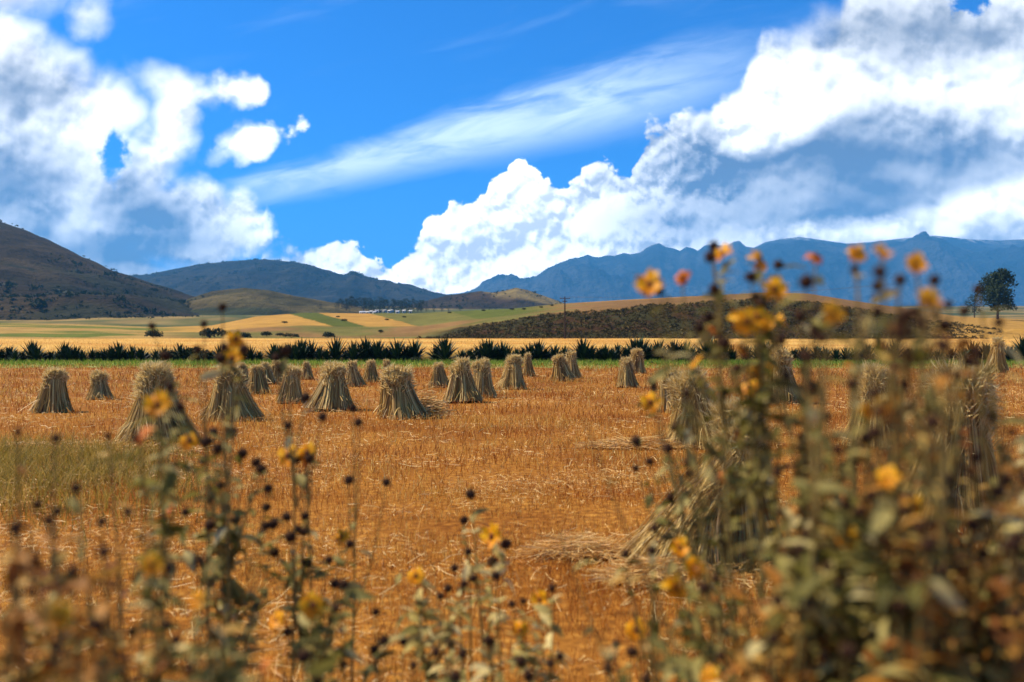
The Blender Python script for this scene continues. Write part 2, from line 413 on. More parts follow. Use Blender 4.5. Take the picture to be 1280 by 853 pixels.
hill('green_hill', [(-700, 400), (190, 400), (235, 374), (265, 364), (305, 360), (335, 363), (370, 371), (400, 376), (440, 383), (480, 392), (2000, 420)], 720, 1000, 1300,
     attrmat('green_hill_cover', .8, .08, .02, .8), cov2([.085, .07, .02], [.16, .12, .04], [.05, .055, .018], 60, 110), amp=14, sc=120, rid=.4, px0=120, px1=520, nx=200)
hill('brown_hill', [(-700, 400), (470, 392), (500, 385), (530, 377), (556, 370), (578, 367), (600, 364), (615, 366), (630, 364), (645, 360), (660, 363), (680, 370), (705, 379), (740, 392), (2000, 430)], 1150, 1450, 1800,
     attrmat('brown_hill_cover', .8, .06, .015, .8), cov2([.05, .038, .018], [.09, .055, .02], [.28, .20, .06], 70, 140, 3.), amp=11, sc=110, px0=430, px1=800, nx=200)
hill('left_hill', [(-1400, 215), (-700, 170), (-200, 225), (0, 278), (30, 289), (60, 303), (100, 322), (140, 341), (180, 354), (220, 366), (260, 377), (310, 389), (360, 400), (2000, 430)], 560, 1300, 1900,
     attrmat('left_hill_shadowed_cover', .8, .06, .012, .8), cov2([.048, .034, .013], [.075, .05, .017], [.035, .034, .012], 90, 160, 7.), amp=48, sc=230, rid=.5, px0=-1400, px1=420, nx=420, ny=110, shape=1.05)  # brown cover darkened all over, painting in cloud shadow
hill('far_hill', [(-900, 330), (60, 350), (150, 346), (185, 344), (215, 337), (245, 331), (290, 327), (330, 325), (370, 329.5), (410, 339), (428, 345), (434, 343.5), (439, 340.5), (445, 342), (452, 346), (480, 353), (510, 360), (530, 364), (560, 371), (610, 384), (700, 392), (2000, 400)], 2700, 3800, 5000,
     attrmat('far_hill_shadowed_cover', .8, .02, .006, .8), cov2([.022, .026, .02], [.05, .045, .026], [.018, .022, .016], 260, 500, 2.), amp=95, sc=420, rid=.6, px0=-900, px1=800, nx=560, ny=110, shape=.75)  # cloud shadow is put into these darker cover colours
hill('distant_ridge', [(-900, 380), (480, 374), (540, 370), (600, 364), (616, 359), (628, 361), (650, 352), (680, 352), (740, 360), (2200, 380)], 10500, 11400, 12400,
     attrmat('ridge_cover', 0, 1, .001, .4), cov2([.06, .06, .06], [.10, .09, .08], [.05, .05, .05], 900, 1500), amp=250, sc=1500, rid=.7, nx=400, ny=40, zb=150., px0=300, px1=1300)
MT = [(-900, 400), (480, 396), (560, 384), (590, 372), (620, 362), (640, 355), (660, 349), (682, 342), (700, 331), (718, 324), (726, 322), (735, 318.5), (741, 321), (748, 322), (758, 319.5), (768, 320), (780, 316), (788, 318), (800, 316), (808, 310),
      (816, 306), (824, 304), (832, 309), (842, 311), (850, 314), (858, 309), (866, 311), (872, 314), (882, 307), (895, 307), (908, 308), (917, 303), (924, 302), (932, 309), (942, 311), (956, 304), (975, 300), (1000, 297), (1030, 301), (1060, 305), (1090, 303),
      (1130, 298), (1170, 295), (1210, 299), (1250, 301), (1290, 299), (1400, 296), (1700, 330), (2300, 350)]
def cov_mt(A, B, x, Z):
    C = lerp3([.025, .035, .05], [.07, .08, .095], sm(fbm(x / 500, B / 500, 6), -.1, .1))  # rock colour tinted blue, painted haze on top of the air volume
    snow = sm(Z + 160 * fbm(x / 300, B / 300, 5), 1120, 1230) * sm(ridged(x / 260, B / 420, 5), .12, .3)
    return lerp3(C, [.5, .5, .5], snow * .7)
hill('mountains', MT, 6800, 9500, 12200, attrmat('mountain_hazed_cover', 1.0, .003, .002, .7), cov_mt, nx=1500, ny=170, amp=800, sc=1500, rid=.85, zb=180., px0=380, px1=2300, shape=.9, octv=8, crest=.02)

# air
hz = MB(); hz.box((0, 5700, 780), (40000, 14000, 1562))
ho = hz.build('haze', bpy.data.materials.new('haze_air')); tag(ho, 'thin blue air haze over the valley', kind='stuff')
hm = ho.data.materials[0]; hm.use_nodes = True; t = hm.node_tree
for n in list(t.nodes): t.nodes.remove(n)
out = t.nodes.new('ShaderNodeOutputMaterial'); pv = t.nodes.new('ShaderNodeVolumePrincipled')
pv.inputs['Color'].default_value = (.12, .52, 1.0, 1); pv.inputs['Density'].default_value = 1.0 / 10500; pv.inputs['Anisotropy'].default_value = 0.0
t.links.new(pv.outputs[0], out.inputs['Volume'])

# ------------------------------------------------------------------ stubble, loose straw, verge grass, standing wheat (stuff)
M_stub = material('stubble_stalks', [(.22, .06, .008), (.50, .20, .022), (.70, .34, .045), (.86, .54, .10), (.95, .76, .28)], island=True, coords='World', mix2=(.78, .52, .40), scale2=.33, trans=.35, rough=.6, pos=[0, .35, .65, .88, 1], spec=.3)
M_litter = material('fallen_straw', [(.45, .19, .03), (.62, .32, .07), (.80, .50, .15), (.92, .68, .28)], island=True, trans=.2, rough=.5, spec=.4)
def scatter(n, y0, y1, margin=.12, p=1.0):
    """points inside the strip of ground seen between two distances"""
    u_ = rng.random(n); yy = (y0 ** (p + 1) + u_ * (y1 ** (p + 1) - y0 ** (p + 1))) ** (1 / (p + 1))
    return (rng.random(n) - .5) * 2 * yy * (.643 + margin), yy
def track(x, y):        # two wheel tracks pressed into the stubble, and a third old rut
    t = np.zeros_like(x)
    for c_, wd_ in ((6.1, .14), (7.5, .14), (13.4, .22), (21.0, .3)):
        dd = (y - .42 * x - c_ - .5 * fbm(x / 2.5, y * 0 + c_, 3)) / wd_
        t = np.maximum(t, np.exp(-dd * dd) * (.55 + 1.1 * np.clip(fbm(x / 1.5 + c_, y, 3) + .3, 0, 1)))
    return t
def green_patch(x, y):   # the weedy corner on the left
    q = .12 * fbm(x / 1.2, y / 1.2); return sm(-x / y + q * 2, .30, .66) * sm(y + 8 * q, 6.4, 10.2) * (1 - sm(y + 6 * q, 11.8, 12.9))
mb = MB()
for n, y0, y1, wd, hh, in ((100000, 3.2, 9, .0042, .085), (70000, 9, 18, .0075, .10), (46000, 18, 34, .016, .15), (34000, 34, 56, .032, .15)):
    x, y = scatter(n, y0, y1)
    patch = fbm(x / 2.2, y / 1.1, 4); rows = .5 + .5 * np.sin((y + .35 * x + .5 * fbm(x / 5, y / 5)) * 2 * math.pi / .42)
    keep = (rng.random(n) < .35 + .65 * rows) & (rng.random(n) < .78 + 1.9 * patch) & (rng.random(n) > .75 * track(x, y)) & ((y < 9) | (y > 49) | (y < 50))
    x, y, patch = x[keep], y[keep], patch[keep]; n = len(x)
    h = hh * (.35 + .9 * rng.random(n)) * (1 + 1.3 * patch)
    th = rng.random(n) * 2 * math.pi; ln = rng.normal(0, .55, n); h = h * (.8 + .35 * rows[keep]) * (1 - .5 * np.clip(track(x, y), 0, 1))
    top = np.stack([x + np.cos(th) * h * ln, y + np.sin(th) * h * ln, h], -1); bot = np.stack([x, y, x * 0 - .01], -1)
    a_ = rng.random(n) * math.pi; side = np.stack([np.cos(a_), np.sin(a_) * .5, a_ * 0], -1)
    mb.strips(np.stack([bot, top], 1), np.stack([np.full(n, wd), np.full(n, wd * .8)], 1), side)
tag(mb.build('stubble', M_stub), 'short orange cut stubble covering the harvested field', 'stubble', kind='stuff')
mb = MB()
for n, y0, y1, wd, L in ((9000, 3.2, 10, .004, .2), (9000, 10, 24, .008, .22), (8000, 24, 52, .018, .3), (30000, 3.2, 12, .005, .05), (30000, 12, 30, .010, .07)):
    x, y = scatter(n, y0, y1)
    cl = fbm(x / 1.3 + 40, y / .9, 4); keep = rng.random(n) < .35 + 3.0 * cl; x, y = x[keep], y[keep]; n = len(x)
    th = rng.random(n) * math.pi; l_ = L * (.3 + rng.random(n)); z = .02 + .12 * rng.random(n) ** 2
    d = np.stack([np.cos(th), np.sin(th), rng.normal(0, .14, n)], -1) * l_[:, None] * .5; c = np.stack([x, y, z + .01], -1)
    mid = c + rng.normal(0, .012, (n, 3)); sd = np.stack([-np.sin(th), np.cos(th), rng.normal(0, .6, n)], -1); sd /= np.linalg.norm(sd, axis=1)[:, None]
    pts = np.stack([c - d, mid, c + d], 1); pts[..., 2] = np.maximum(pts[..., 2], .008)
    mb.strips(pts, np.full((n, 3), wd), sd)
tag(mb.build('straw_litter', M_litter), 'pale broken straws lying scattered over the stubble', 'straw litter', kind='stuff')

def blades(name, mat, label, cat, groups, zf=None, lean=1.0):
    mb = MB()
    for x, y, h, wd in groups:
        n = len(x); th = rng.random(n) * 2 * math.pi; ln = (rng.random(n) * .35 + .05) * lean
        z0 = zf(x, y) if zf else x * 0
        bot = np.stack([x, y, z0 - .02], -1); mid = np.stack([x + np.cos(th) * h * ln * .3, y + np.sin(th) * h * ln * .3, z0 + h * .55], -1)
        top = np.stack([x + np.cos(th) * h * ln, y + np.sin(th) * h * ln, z0 + h], -1)
        a_ = rng.random(n) * math.pi; side = np.stack([np.cos(a_), np.sin(a_) * .6, a_ * 0], -1)
        mb.strips(np.stack([bot, mid, top], 1), np.stack([wd, wd * .8, wd * .15], 1), side)
    return tag(mb.build(name, mat), label, cat, kind='stuff')
M_grass = material('verge_grass', [(.10, .15, .012), (.20, .29, .025), (.36, .40, .05), (.52, .40, .09)], island=True, trans=.4, rough=.6, pos=[0, .45, .8, 1])
n = 26000; yv = 51 + 16 * rng.random(n); xv = (rng.random(n) - .5) * 2 * yv * .78
kk = rng.random(n) < sm(yv, 50, 58) * (.35 + 2.2 * (fbm(xv / 6, yv / 2.5) + .28)); xv, yv = xv[kk], yv[kk]; n = len(xv)
blades('verge_grass', M_grass, 'bright green grass strip between the stubble and the agave row', 'grass', [(xv, yv, .12 + .25 * rng.random(n) ** 2, np.full(n, .05))])
M_weedg = material('corner_grass', [(.16, .12, .015), (.30, .21, .028), (.44, .29, .05), (.58, .36, .09)], island=True, trans=.4, rough=.6)
n = 40000; yv = 6.3 + 6.4 * rng.random(n) ** .8; xv = -yv * (.36 + .42 * rng.random(n))
kk = rng.random(n) < green_patch(xv, yv) * (.75 + 2.0 * fbm(xv / .5, yv / .5, 3)); xv, yv = xv[kk], yv[kk]; n = len(xv)
blades('weedy_grass', M_weedg, 'yellow green uncut grass in the patch at the left of the field', 'grass', [(xv, yv, .10 + .22 * rng.random(n), np.full(n, .009))], lean=2.6)
M_ears = material('wheat_stalks', [(.36, .17, .03), (.60, .34, .08), (.78, .50, .15), (.85, .62, .24)], island=True, trans=.35, rough=.6)
n = 60000; yv = 68.6 + 92 * rng.random(n) ** 1.7; xv = (rng.random(n) - .5) * 2 * yv * .76
zf = lambda x, y: np.maximum(zwheat(0, y, x) - .35, 0) * (y > 69.4)
hh = np.where(yv <= 69.4, .85, .5) * (.85 + .3 * rng.random(n))
blades('standing_wheat', M_ears, 'ripe golden wheat standing in the field behind the agaves', 'wheat', [(xv, yv, hh, np.full(n, .05))], zf)

# ------------------------------------------------------------------ scrub on the bank (one mass) and counted bushes
def leafball(mb, c, r, n, leaf, m=0, flat=.75, rg=rng):
    d = rg.normal(0, 1, (n, 3)); d /= np.linalg.norm(d, axis=1)[:, None]; d[:, 2] = np.abs(d[:, 2]) * 1.0 - .12
    rad = r * (.55 + .5 * rg.random(n))
    p_ = np.asarray(c) + d * rad[:, None] * np.array([1, 1, flat])
    a_ = rg.normal(0, 1, (n, 3)); a_ /= np.linalg.norm(a_, axis=1)[:, None]; b_ = np.cross(a_, d + rg.normal(0, .5, (n, 3))); b_ /= np.linalg.norm(b_, axis=1)[:, None] + 1e-9
    s_ = leaf * (.6 + .8 * rg.random(n))[:, None]
    V = np.stack([p_ - a_ * s_, p_ - b_ * s_ * .5, p_ + a_ * s_, p_ + b_ * s_ * .5], 1).reshape(-1, 3)
    mb.add(V, np.arange(4 * n).reshape(-1, 4), m)
M_scrub = material('scrub_leaves', [(.026, .018, .004), (.06, .044, .009), (.12, .085, .018), (.24, .15, .035)], island=True, trans=.2, rough=.8, pos=[0, .5, .85, 1])
mb = MB(); cnt = 0
while cnt < 3900:
    px = random.uniform(518, 1270); yy = random.uniform(160, 209)
    if px < 600 and (yy - 160) > (px - 515) * .58: continue
    if px > 1130 and random.random() < (px - 1130) / 130: continue
    x = (px - CX) / FX * yy
    z = float(zhill(np.array([px]), np.array([yy]), np.array([x]))[0])
    r = random.uniform(.25, .8) * (1 if random.random() < .93 else 1.7)
    leafball(mb, (x, yy, z), r, 24, .22 * r + .06); cnt += 1
tag(mb.build('bank_scrub', M_scrub), 'dark scrub covering the steep bank below the hill crest', 'scrub', kind='stuff')

M_bush = material('bush_leaves', [(.012, .02, .006), (.025, .036, .01), (.05, .055, .018)], island=True, trans=.2, rough=.8)
M_bark = material('bark', [(.05, .035, .022), (.10, .07, .045)], 3, 4, .9)
def bush(px, Yd, r, label, zf, group='dark bushes dotted over the hillside', seed=0):
    x = (px - CX) / FX * Yd; rg = np.random.default_rng(seed + 100)
    z = float(zf(np.array([px * 1.]), np.array([Yd * 1.]), np.array([x]))[0])
    o = empty('bush', (x, Yd, z)); tag(o, label, 'bush', group)
    m1 = MB()
    for k_ in range(5):
        q = rg.normal(0, .45, 2) * r; leafball(m1, (q[0], q[1], r * (.2 + .2 * rg.random())), r * (.5 + .3 * rg.random()), 90, .14 * r, rg=rg, flat=.9)
    m1.build('foliage', M_bush, o)
    m2 = MB()
    for k_ in range(3): m2.tube([(0, 0, -.1), (rg.normal(0, .2) * r, rg.normal(0, .2) * r, .4 * r)], [.05 * r, .02 * r], 5)
    m2.build('stem', M_bark, o)
    return o
bl = 'small dark round bush standing alone on the brown slope'
for i, (px, Yd, r) in enumerate([(333, 196, 1.3), (350, 205, 1.0), (356, 260, .8), (431, 270, .9), (476, 215, .9), (484, 280, .7), (422, 300, .7), (505, 300, .7), (560, 330, .8), (605, 320, .8), (365, 182, 1.2), (410, 180, 1.6), (262, 185, 2.6), (300, 180, 1.8), (192, 200, 2.2), (640, 300, .8), (655, 285, .8), (676, 290, .7), (690, 300, .8)]):
    bush(px, Yd, r, {12: 'broad low dark bush behind the wheat at left, largest of the slope bushes', 14: 'round dark bush above the wheat edge, leftmost of the slope bushes'}.get(i, bl), zhill, seed=i)

def hill_scrub(name, obj, n, rmin, rmax, label, leaves_=10, up=.2):
    me = bpy.data.objects[obj].data; co = np.empty(len(me.vertices) * 3, np.float32); me.vertices.foreach_get('co', co); co = co.reshape(-1, 3)
    pxv = co[:, 0] / co[:, 1] * FX + CX; pyv = HY - (co[:, 2] - CH) / co[:, 1] * FX
    ok = np.where((pxv > -60) & (pxv < 760) & (pyv < 402) & (fbm(co[:, 0] / 130, co[:, 1] / 130, 4) > -.02))[0]
    m = MB()
    for i in rng.choice(ok, n):
        r = rng.uniform(rmin, rmax) * (1 if rng.random() < .85 else 1.8)
        leafball(m, co[i] + np.array([rng.normal(0, 6), rng.normal(0, 6), -.1 * r]), r, leaves_, r * .5)
    tag(m.build(name, M_bush), label, 'scrub', kind='stuff')

# ------------------------------------------------------------------ trees and houses
M_leaf = material('tree_leaves', [(.010, .020, .006), (.022, .038, .012), (.045, .06, .02)], island=True, trans=.15, rough=.8)
M_euc = material('eucalyptus_leaves', [(.010, .022, .012), (.022, .038, .02), (.05, .065, .035)], island=True, trans=.15, rough=.8)
def make_tree(name, h, w, seed, mat, label, cat, group, lobes=9, leaves=90, lean=0.):
    rg = np.random.default_rng(seed); o = empty(name); tag(o, label, cat, group)
    t_ = MB(); top = np.array([lean * h, 0, h * .8])
    pts = [np.array([0, 0, -.5]), np.array([lean * h * .2, 0, h * .3]), top * .75, top]
    t_.tube(pts, [h * .03, h * .022, h * .012, h * .004], 7)
    c = MB()
    for k_ in range(lobes):
        f = .22 + .72 * (k_ + .5) / lobes; a_ = rg.random() * 6.28; rr = w * .5 * math.sin(math.pi * min(1, f * .95)) ** .7
        p_ = np.array([lean * h * f + math.cos(a_) * rr * .55, math.sin(a_) * rr * .55, h * f])
        t_.tube([np.array([lean * h * f * .8, 0, h * f * .75]), p_], [h * .009, h * .003], 5)
        leafball(c, p_, rr * .75 + .06 * w, leaves, h * .028, rg=rg, flat=1.1)
        c.V[-1][:, 2] = np.maximum(c.V[-1][:, 2], h * .1)
    t_.build('trunk', M_bark, o); c.build('crown', mat, o)
    return o
def copy_tree(o, parent=None):
    c = o.copy(); COL.objects.link(c); c.parent = parent
    for ch in o.children: copy_tree(ch, c)
    return c
def ground_at(zf, px, Yd):
    x = (px - CX) / FX * Yd; return (x, Yd, float(zf(np.array([px * 1.]), np.array([Yd * 1.]), np.array([x]))[0]))
hill_scrub('left_hill_scrub', 'left_hill', 1500, 1.2, 3.2, 'low dark scrub scattered over the bare brown hill at left')
hill_scrub('far_hill_scrub', 'far_hill', 1800, 3, 8, 'dark scrub patches on the blue hill behind the fields')
hill_scrub('green_hill_scrub', 'green_hill', 260, .8, 2.2, 'small dark shrubs dotted over the low green hill')
hill_scrub('brown_hill_scrub', 'brown_hill', 500, 1.0, 3.0, 'small dark shrubs dotted over the low brown hill')
protos = [make_tree('eucalyptus_tree', 14, 9.5, s, M_euc, 'tall dark eucalyptus packed in the grove round the village', 'tree', 'eucalyptus trees round the village', lobes=7, leaves=60) for s in (1, 2, 3)]
used = [False] * 3
GR = [(424 + 110 * i_ / 46 + random.uniform(-2, 2), 930 + random.uniform(-60, 60), random.uniform(.75, 1.15) * (1.32 - .35 * i_ / 46)) for i_ in range(46)]
for i, (px, Yd, s) in enumerate(GR + [(px, 1010, .5) for px in (388, 393, 398, 404, 411, 418)] + [(400, 860, .8), (408, 1000, .45), (543, 930, .55), (552, 950, .6), (560, 940, .5), (575, 960, .5), (612, 930, .5), (620, 940, .45)]):
    k_ = i % 3; o = protos[k_] if not used[k_] else copy_tree(protos[k_]); used[k_] = True
    o.location = ground_at(zmid, px, Yd); o.location.z -= 1; o.scale = (s, s, s); o.rotation_euler.z = random.uniform(0, 6)
    if i >= 46:
        o['label'] = 'small dark tree standing apart from the village grove'; o['group'] = 'outlying trees near the village'
M_whit = material('whitewash', [(.50, .48, .44), (.62, .60, .56)], 2, 3, .8)
M_tin = material('tin_roof', [(.45, .46, .48), (.60, .60, .62)], 2, 3, .4)
M_dkdoor = material('dark_opening', [(.03, .025, .02), (.05, .04, .03)], 2, 2, .7)
def house(px, Yd, w, d, h, label, roof):
    o = empty('village_house', ground_at(zmid, px, Yd)); tag(o, label, 'house', 'white houses of the village'); o.rotation_euler.z = random.uniform(-.4, .4)
    m = MB(); m.box((0, 0, h / 2 - .5), (w, d, h + 1)); m.build('wall', M_whit, o)
    m = MB(); e = .4; V = [(-w / 2 - e, -d / 2 - e, h), (w / 2 + e, -d / 2 - e, h), (w / 2 + e, d / 2 + e, h), (-w / 2 - e, d / 2 + e, h), (-w / 2 - e, 0, h + d * .22), (w / 2 + e, 0, h + d * .22)]
    m.add(V, [[0, 1, 5, 4], [2, 3, 4, 5], [0, 4, 3, 3], [1, 2, 5, 5]]) ; m.F[-1] = m.F[-1][:2]; m.M[-1] = m.M[-1][:2]
    m.build('roof', roof, o)
    m = MB(); m.box((0, -d / 2 - .03, 1.0), (1.0, .1, 2.0)); m.build('door', M_dkdoor, o)
    for sx in (-.3, .3):
        m = MB(); m.box((w * sx, -d / 2 - .03, 1.6), (1.0, .1, .9)); m.build('window', M_dkdoor, o)
for i, (px, dy_, w) in enumerate([(453, -90, 6), (459, -80, 4), (464, -60, 3), (471, -40, 3), (481, -20, 4), (487, -45, 3), (497, -80, 3.4), (505, -50, 3), (513, -70, 3), (468, -75, 3), (475, -10, 3), (490, -30, 3)]):
    house(px, 925 + dy_, w, 4, 2.3, 'long low white house at the front of the eucalyptus grove' if i == 0 else 'small white village house among the dark eucalyptus trees', M_whit if i % 3 else M_tin)
tr = make_tree('broadleaf_tree', 15, 11, 21, M_leaf, 'large dark tree standing alone on the ridge against the mountains at right', 'tree', None, lobes=16, leaves=260, lean=.02)
tr.location = ground_at(zhill, 1247, 300); tr.location.z -= .6; tr.scale = (1.12, 1.12, 1.22)
for i, (px, Yd, zf, h) in enumerate([(118, 760, zmid, 17), (60, 800, zmid, 12), (1218, 320, zhill, 9), (236, 830, zmid, 8)]):
    o = make_tree('hill_tree', h, h * .75, 40 + i, M_leaf, ['dark leafy tree below the bare brown hill at left', 'dark squat tree at the foot of the left hill, near the frame edge', 'thin dark tree beside the large lone ridge tree', 'small dark tree where the left hill meets the fields'][i], 'tree', None, lobes=9, leaves=120)
    o.location = ground_at(zf, px, Yd); o.location.z += (6 if zf is zmid else -.3)

# ------------------------------------------------------------------ utility pole and its wires
M_wood = material('pole_wood', [(.035, .022, .014), (.075, .05, .032)], 4, 5, .85, stretch=(6, 6, .5))
M_ceram = material('insulator_glaze', [(.20, .20, .19), (.3, .3, .28)], 3, 2, .3)
M_wire = material('wire_metal', [(.12, .12, .12), (.2, .2, .2)], 3, 2, .5)
pb = P(706, 424, 157); pz = zhill(np.array([706.]), np.array([157.]), np.array([pb.x]))[0]
pole = empty('utility_pole', (pb.x, 157, float(pz))); tag(pole, 'wooden utility pole with two short crossarms in front of the scrub bank', 'utility pole')
ph = zpix(371, 157) - float(pz)
m = MB(); m.tube([(0, 0, -.3), (.02, 0, ph * .5), (.0, 0, ph)], [.17, .15, .11], 10); m.box((0, 0, ph + .003), (.12, .12, .02)); m.build('pole', M_wood, pole)
for zz, ww in ((ph - .35, 2.0), (ph - .95, .9)):
    m = MB(); m.box((0, -.17, zz), (ww, .10, .13)); ca = m.build('crossarm', M_wood, pole)
    for sx in (-.45, .45):
        m = MB(); m.tube([(sx * ww, -.17, zz + .07), (sx * ww, -.17, zz + .15), (sx * ww, -.17, zz + .2), (sx * ww, -.17, zz + .26)], [.03, .06, .05, .02], 8); m.build('insulator', M_ceram, ca)
for sx in (-1, 1):
    m = MB(); st = Vector((pb.x + sx * .9, 156.83, float(pz) + ph - .09)); en = Vector((pb.x + sx * .9 + 75, 176, float(pz) + ph + 4))
    m.tube([st.lerp(en, k_ / 14) - Vector((0, 0, 4 * 1.0 * (k_ / 14) * (1 - k_ / 14))) for k_ in range(15)], .018, 5)
    tag(m.build('power_line', M_wire), 'thin wire sagging to the right from the utility pole crossarm', 'wire', 'wires strung from the pole')

# ------------------------------------------------------------------ agaves
M_agave = material('agave_leaf', [(.008, .018, .006), (.018, .038, .012), (.05, .08, .025)], 2.2, 3, .6, island=True)
def make_agave(seed):
    rg = np.random.default_rng(seed); mb = MB(); n = 46
    a_ = np.arange(n) * 2.39996; el = np.radians(8 + 76 * (np.arange(n) / n) ** .9) ; L = (.95 + .35 * rg.random(n)) * (1.0)
    dirh = np.stack([np.cos(a_), np.sin(a_), a_ * 0], -1); side = np.stack([-np.sin(a_), np.cos(a_), a_ * 0], -1)
    pts = []
    for k_ in range(5):
        s_ = k_ / 4; e2 = el + (.25 - .35 * s_) * .6
        pts.append(dirh * (L * s_ * np.cos(e2))[:, None] * .85 + np.array([0, 0, 1]) * (L * s_ * np.sin(e2) * 1.15 + .06)[:, None])
    wd = np.stack([np.full(n, w_) for w_ in (.09, .15, .14, .09, .008)], 1)
    up = np.array([0, 0, 1.])
    Pt = np.stack(pts, 1)
    mb.strips(Pt, wd, side)
    P2 = Pt.copy(); P2[:, :, 2] -= .035 * np.array([1, 1, 1, .6, 0])[None]; mb.strips(P2, wd * .6, side)
    return mb.build('agave', M_agave)
AG = [make_agave(s) for s in range(5)]; used = [0] * 5
ag_px = []
px = -70.
while px < 905:
    if not (250 < px < 262 or 327 < px < 358 and random.random() < .6 or 528 < px < 538 or 563 < px < 577 or 520 < px < 530):
        ag_px.append(px)
    px += random.uniform(6.5, 12)
px = 915.
while px < 1340: ag_px.append(px); px += random.uniform(10, 19)
for i, px in enumerate(ag_px):
    k_ = i % 5; o = AG[k_] if not used[k_] else AG[k_].copy()
    if used[k_]: COL.objects.link(o)
    used[k_] = 1
    Yd = 66.2 + random.uniform(-.9, .9)
    o.location = ((px - CX) / FX * Yd, Yd, 0); s = random.choice((random.uniform(.95, 1.3), random.uniform(1.3, 1.75))) * (.8 if px < 330 else 1); o.scale = (s * 1.05, s * 1.05, s * random.uniform(.66, 1.0)); o.rotation_euler.z = random.uniform(0, 6)
    if abs(px - 548) < 12:
        tag(o, 'dark spiky agave in the short clump between two gaps of the row', 'agave', 'agaves in the short clump')
    else:
        tag(o, 'dark spiky agave in the long row along the front of the wheat', 'agave', 'agaves in the row before the wheat')
VB = [(503, 65, .55), (517, 64.5, .5), (470, 66, .5), (590, 65.5, .7), (598, 65, .6), (225, 66, 1.1), (238, 66, 1.2), (250, 66.5, .9), (700, 60, .2), (737, 61, .2), (815, 59, .2)]
for i, (px, Yd, r) in enumerate(VB):
    o = bush(px, Yd, r, 'low round dark bush growing among the agaves', lambda a_, b_, c_: np.array([0.]), 'round bushes among the agaves', 60 + i)
    if i > 7: o['label'] = 'tiny dark tuft on the green verge in front of the agaves'; o['group'] = 'tufts on the verge'

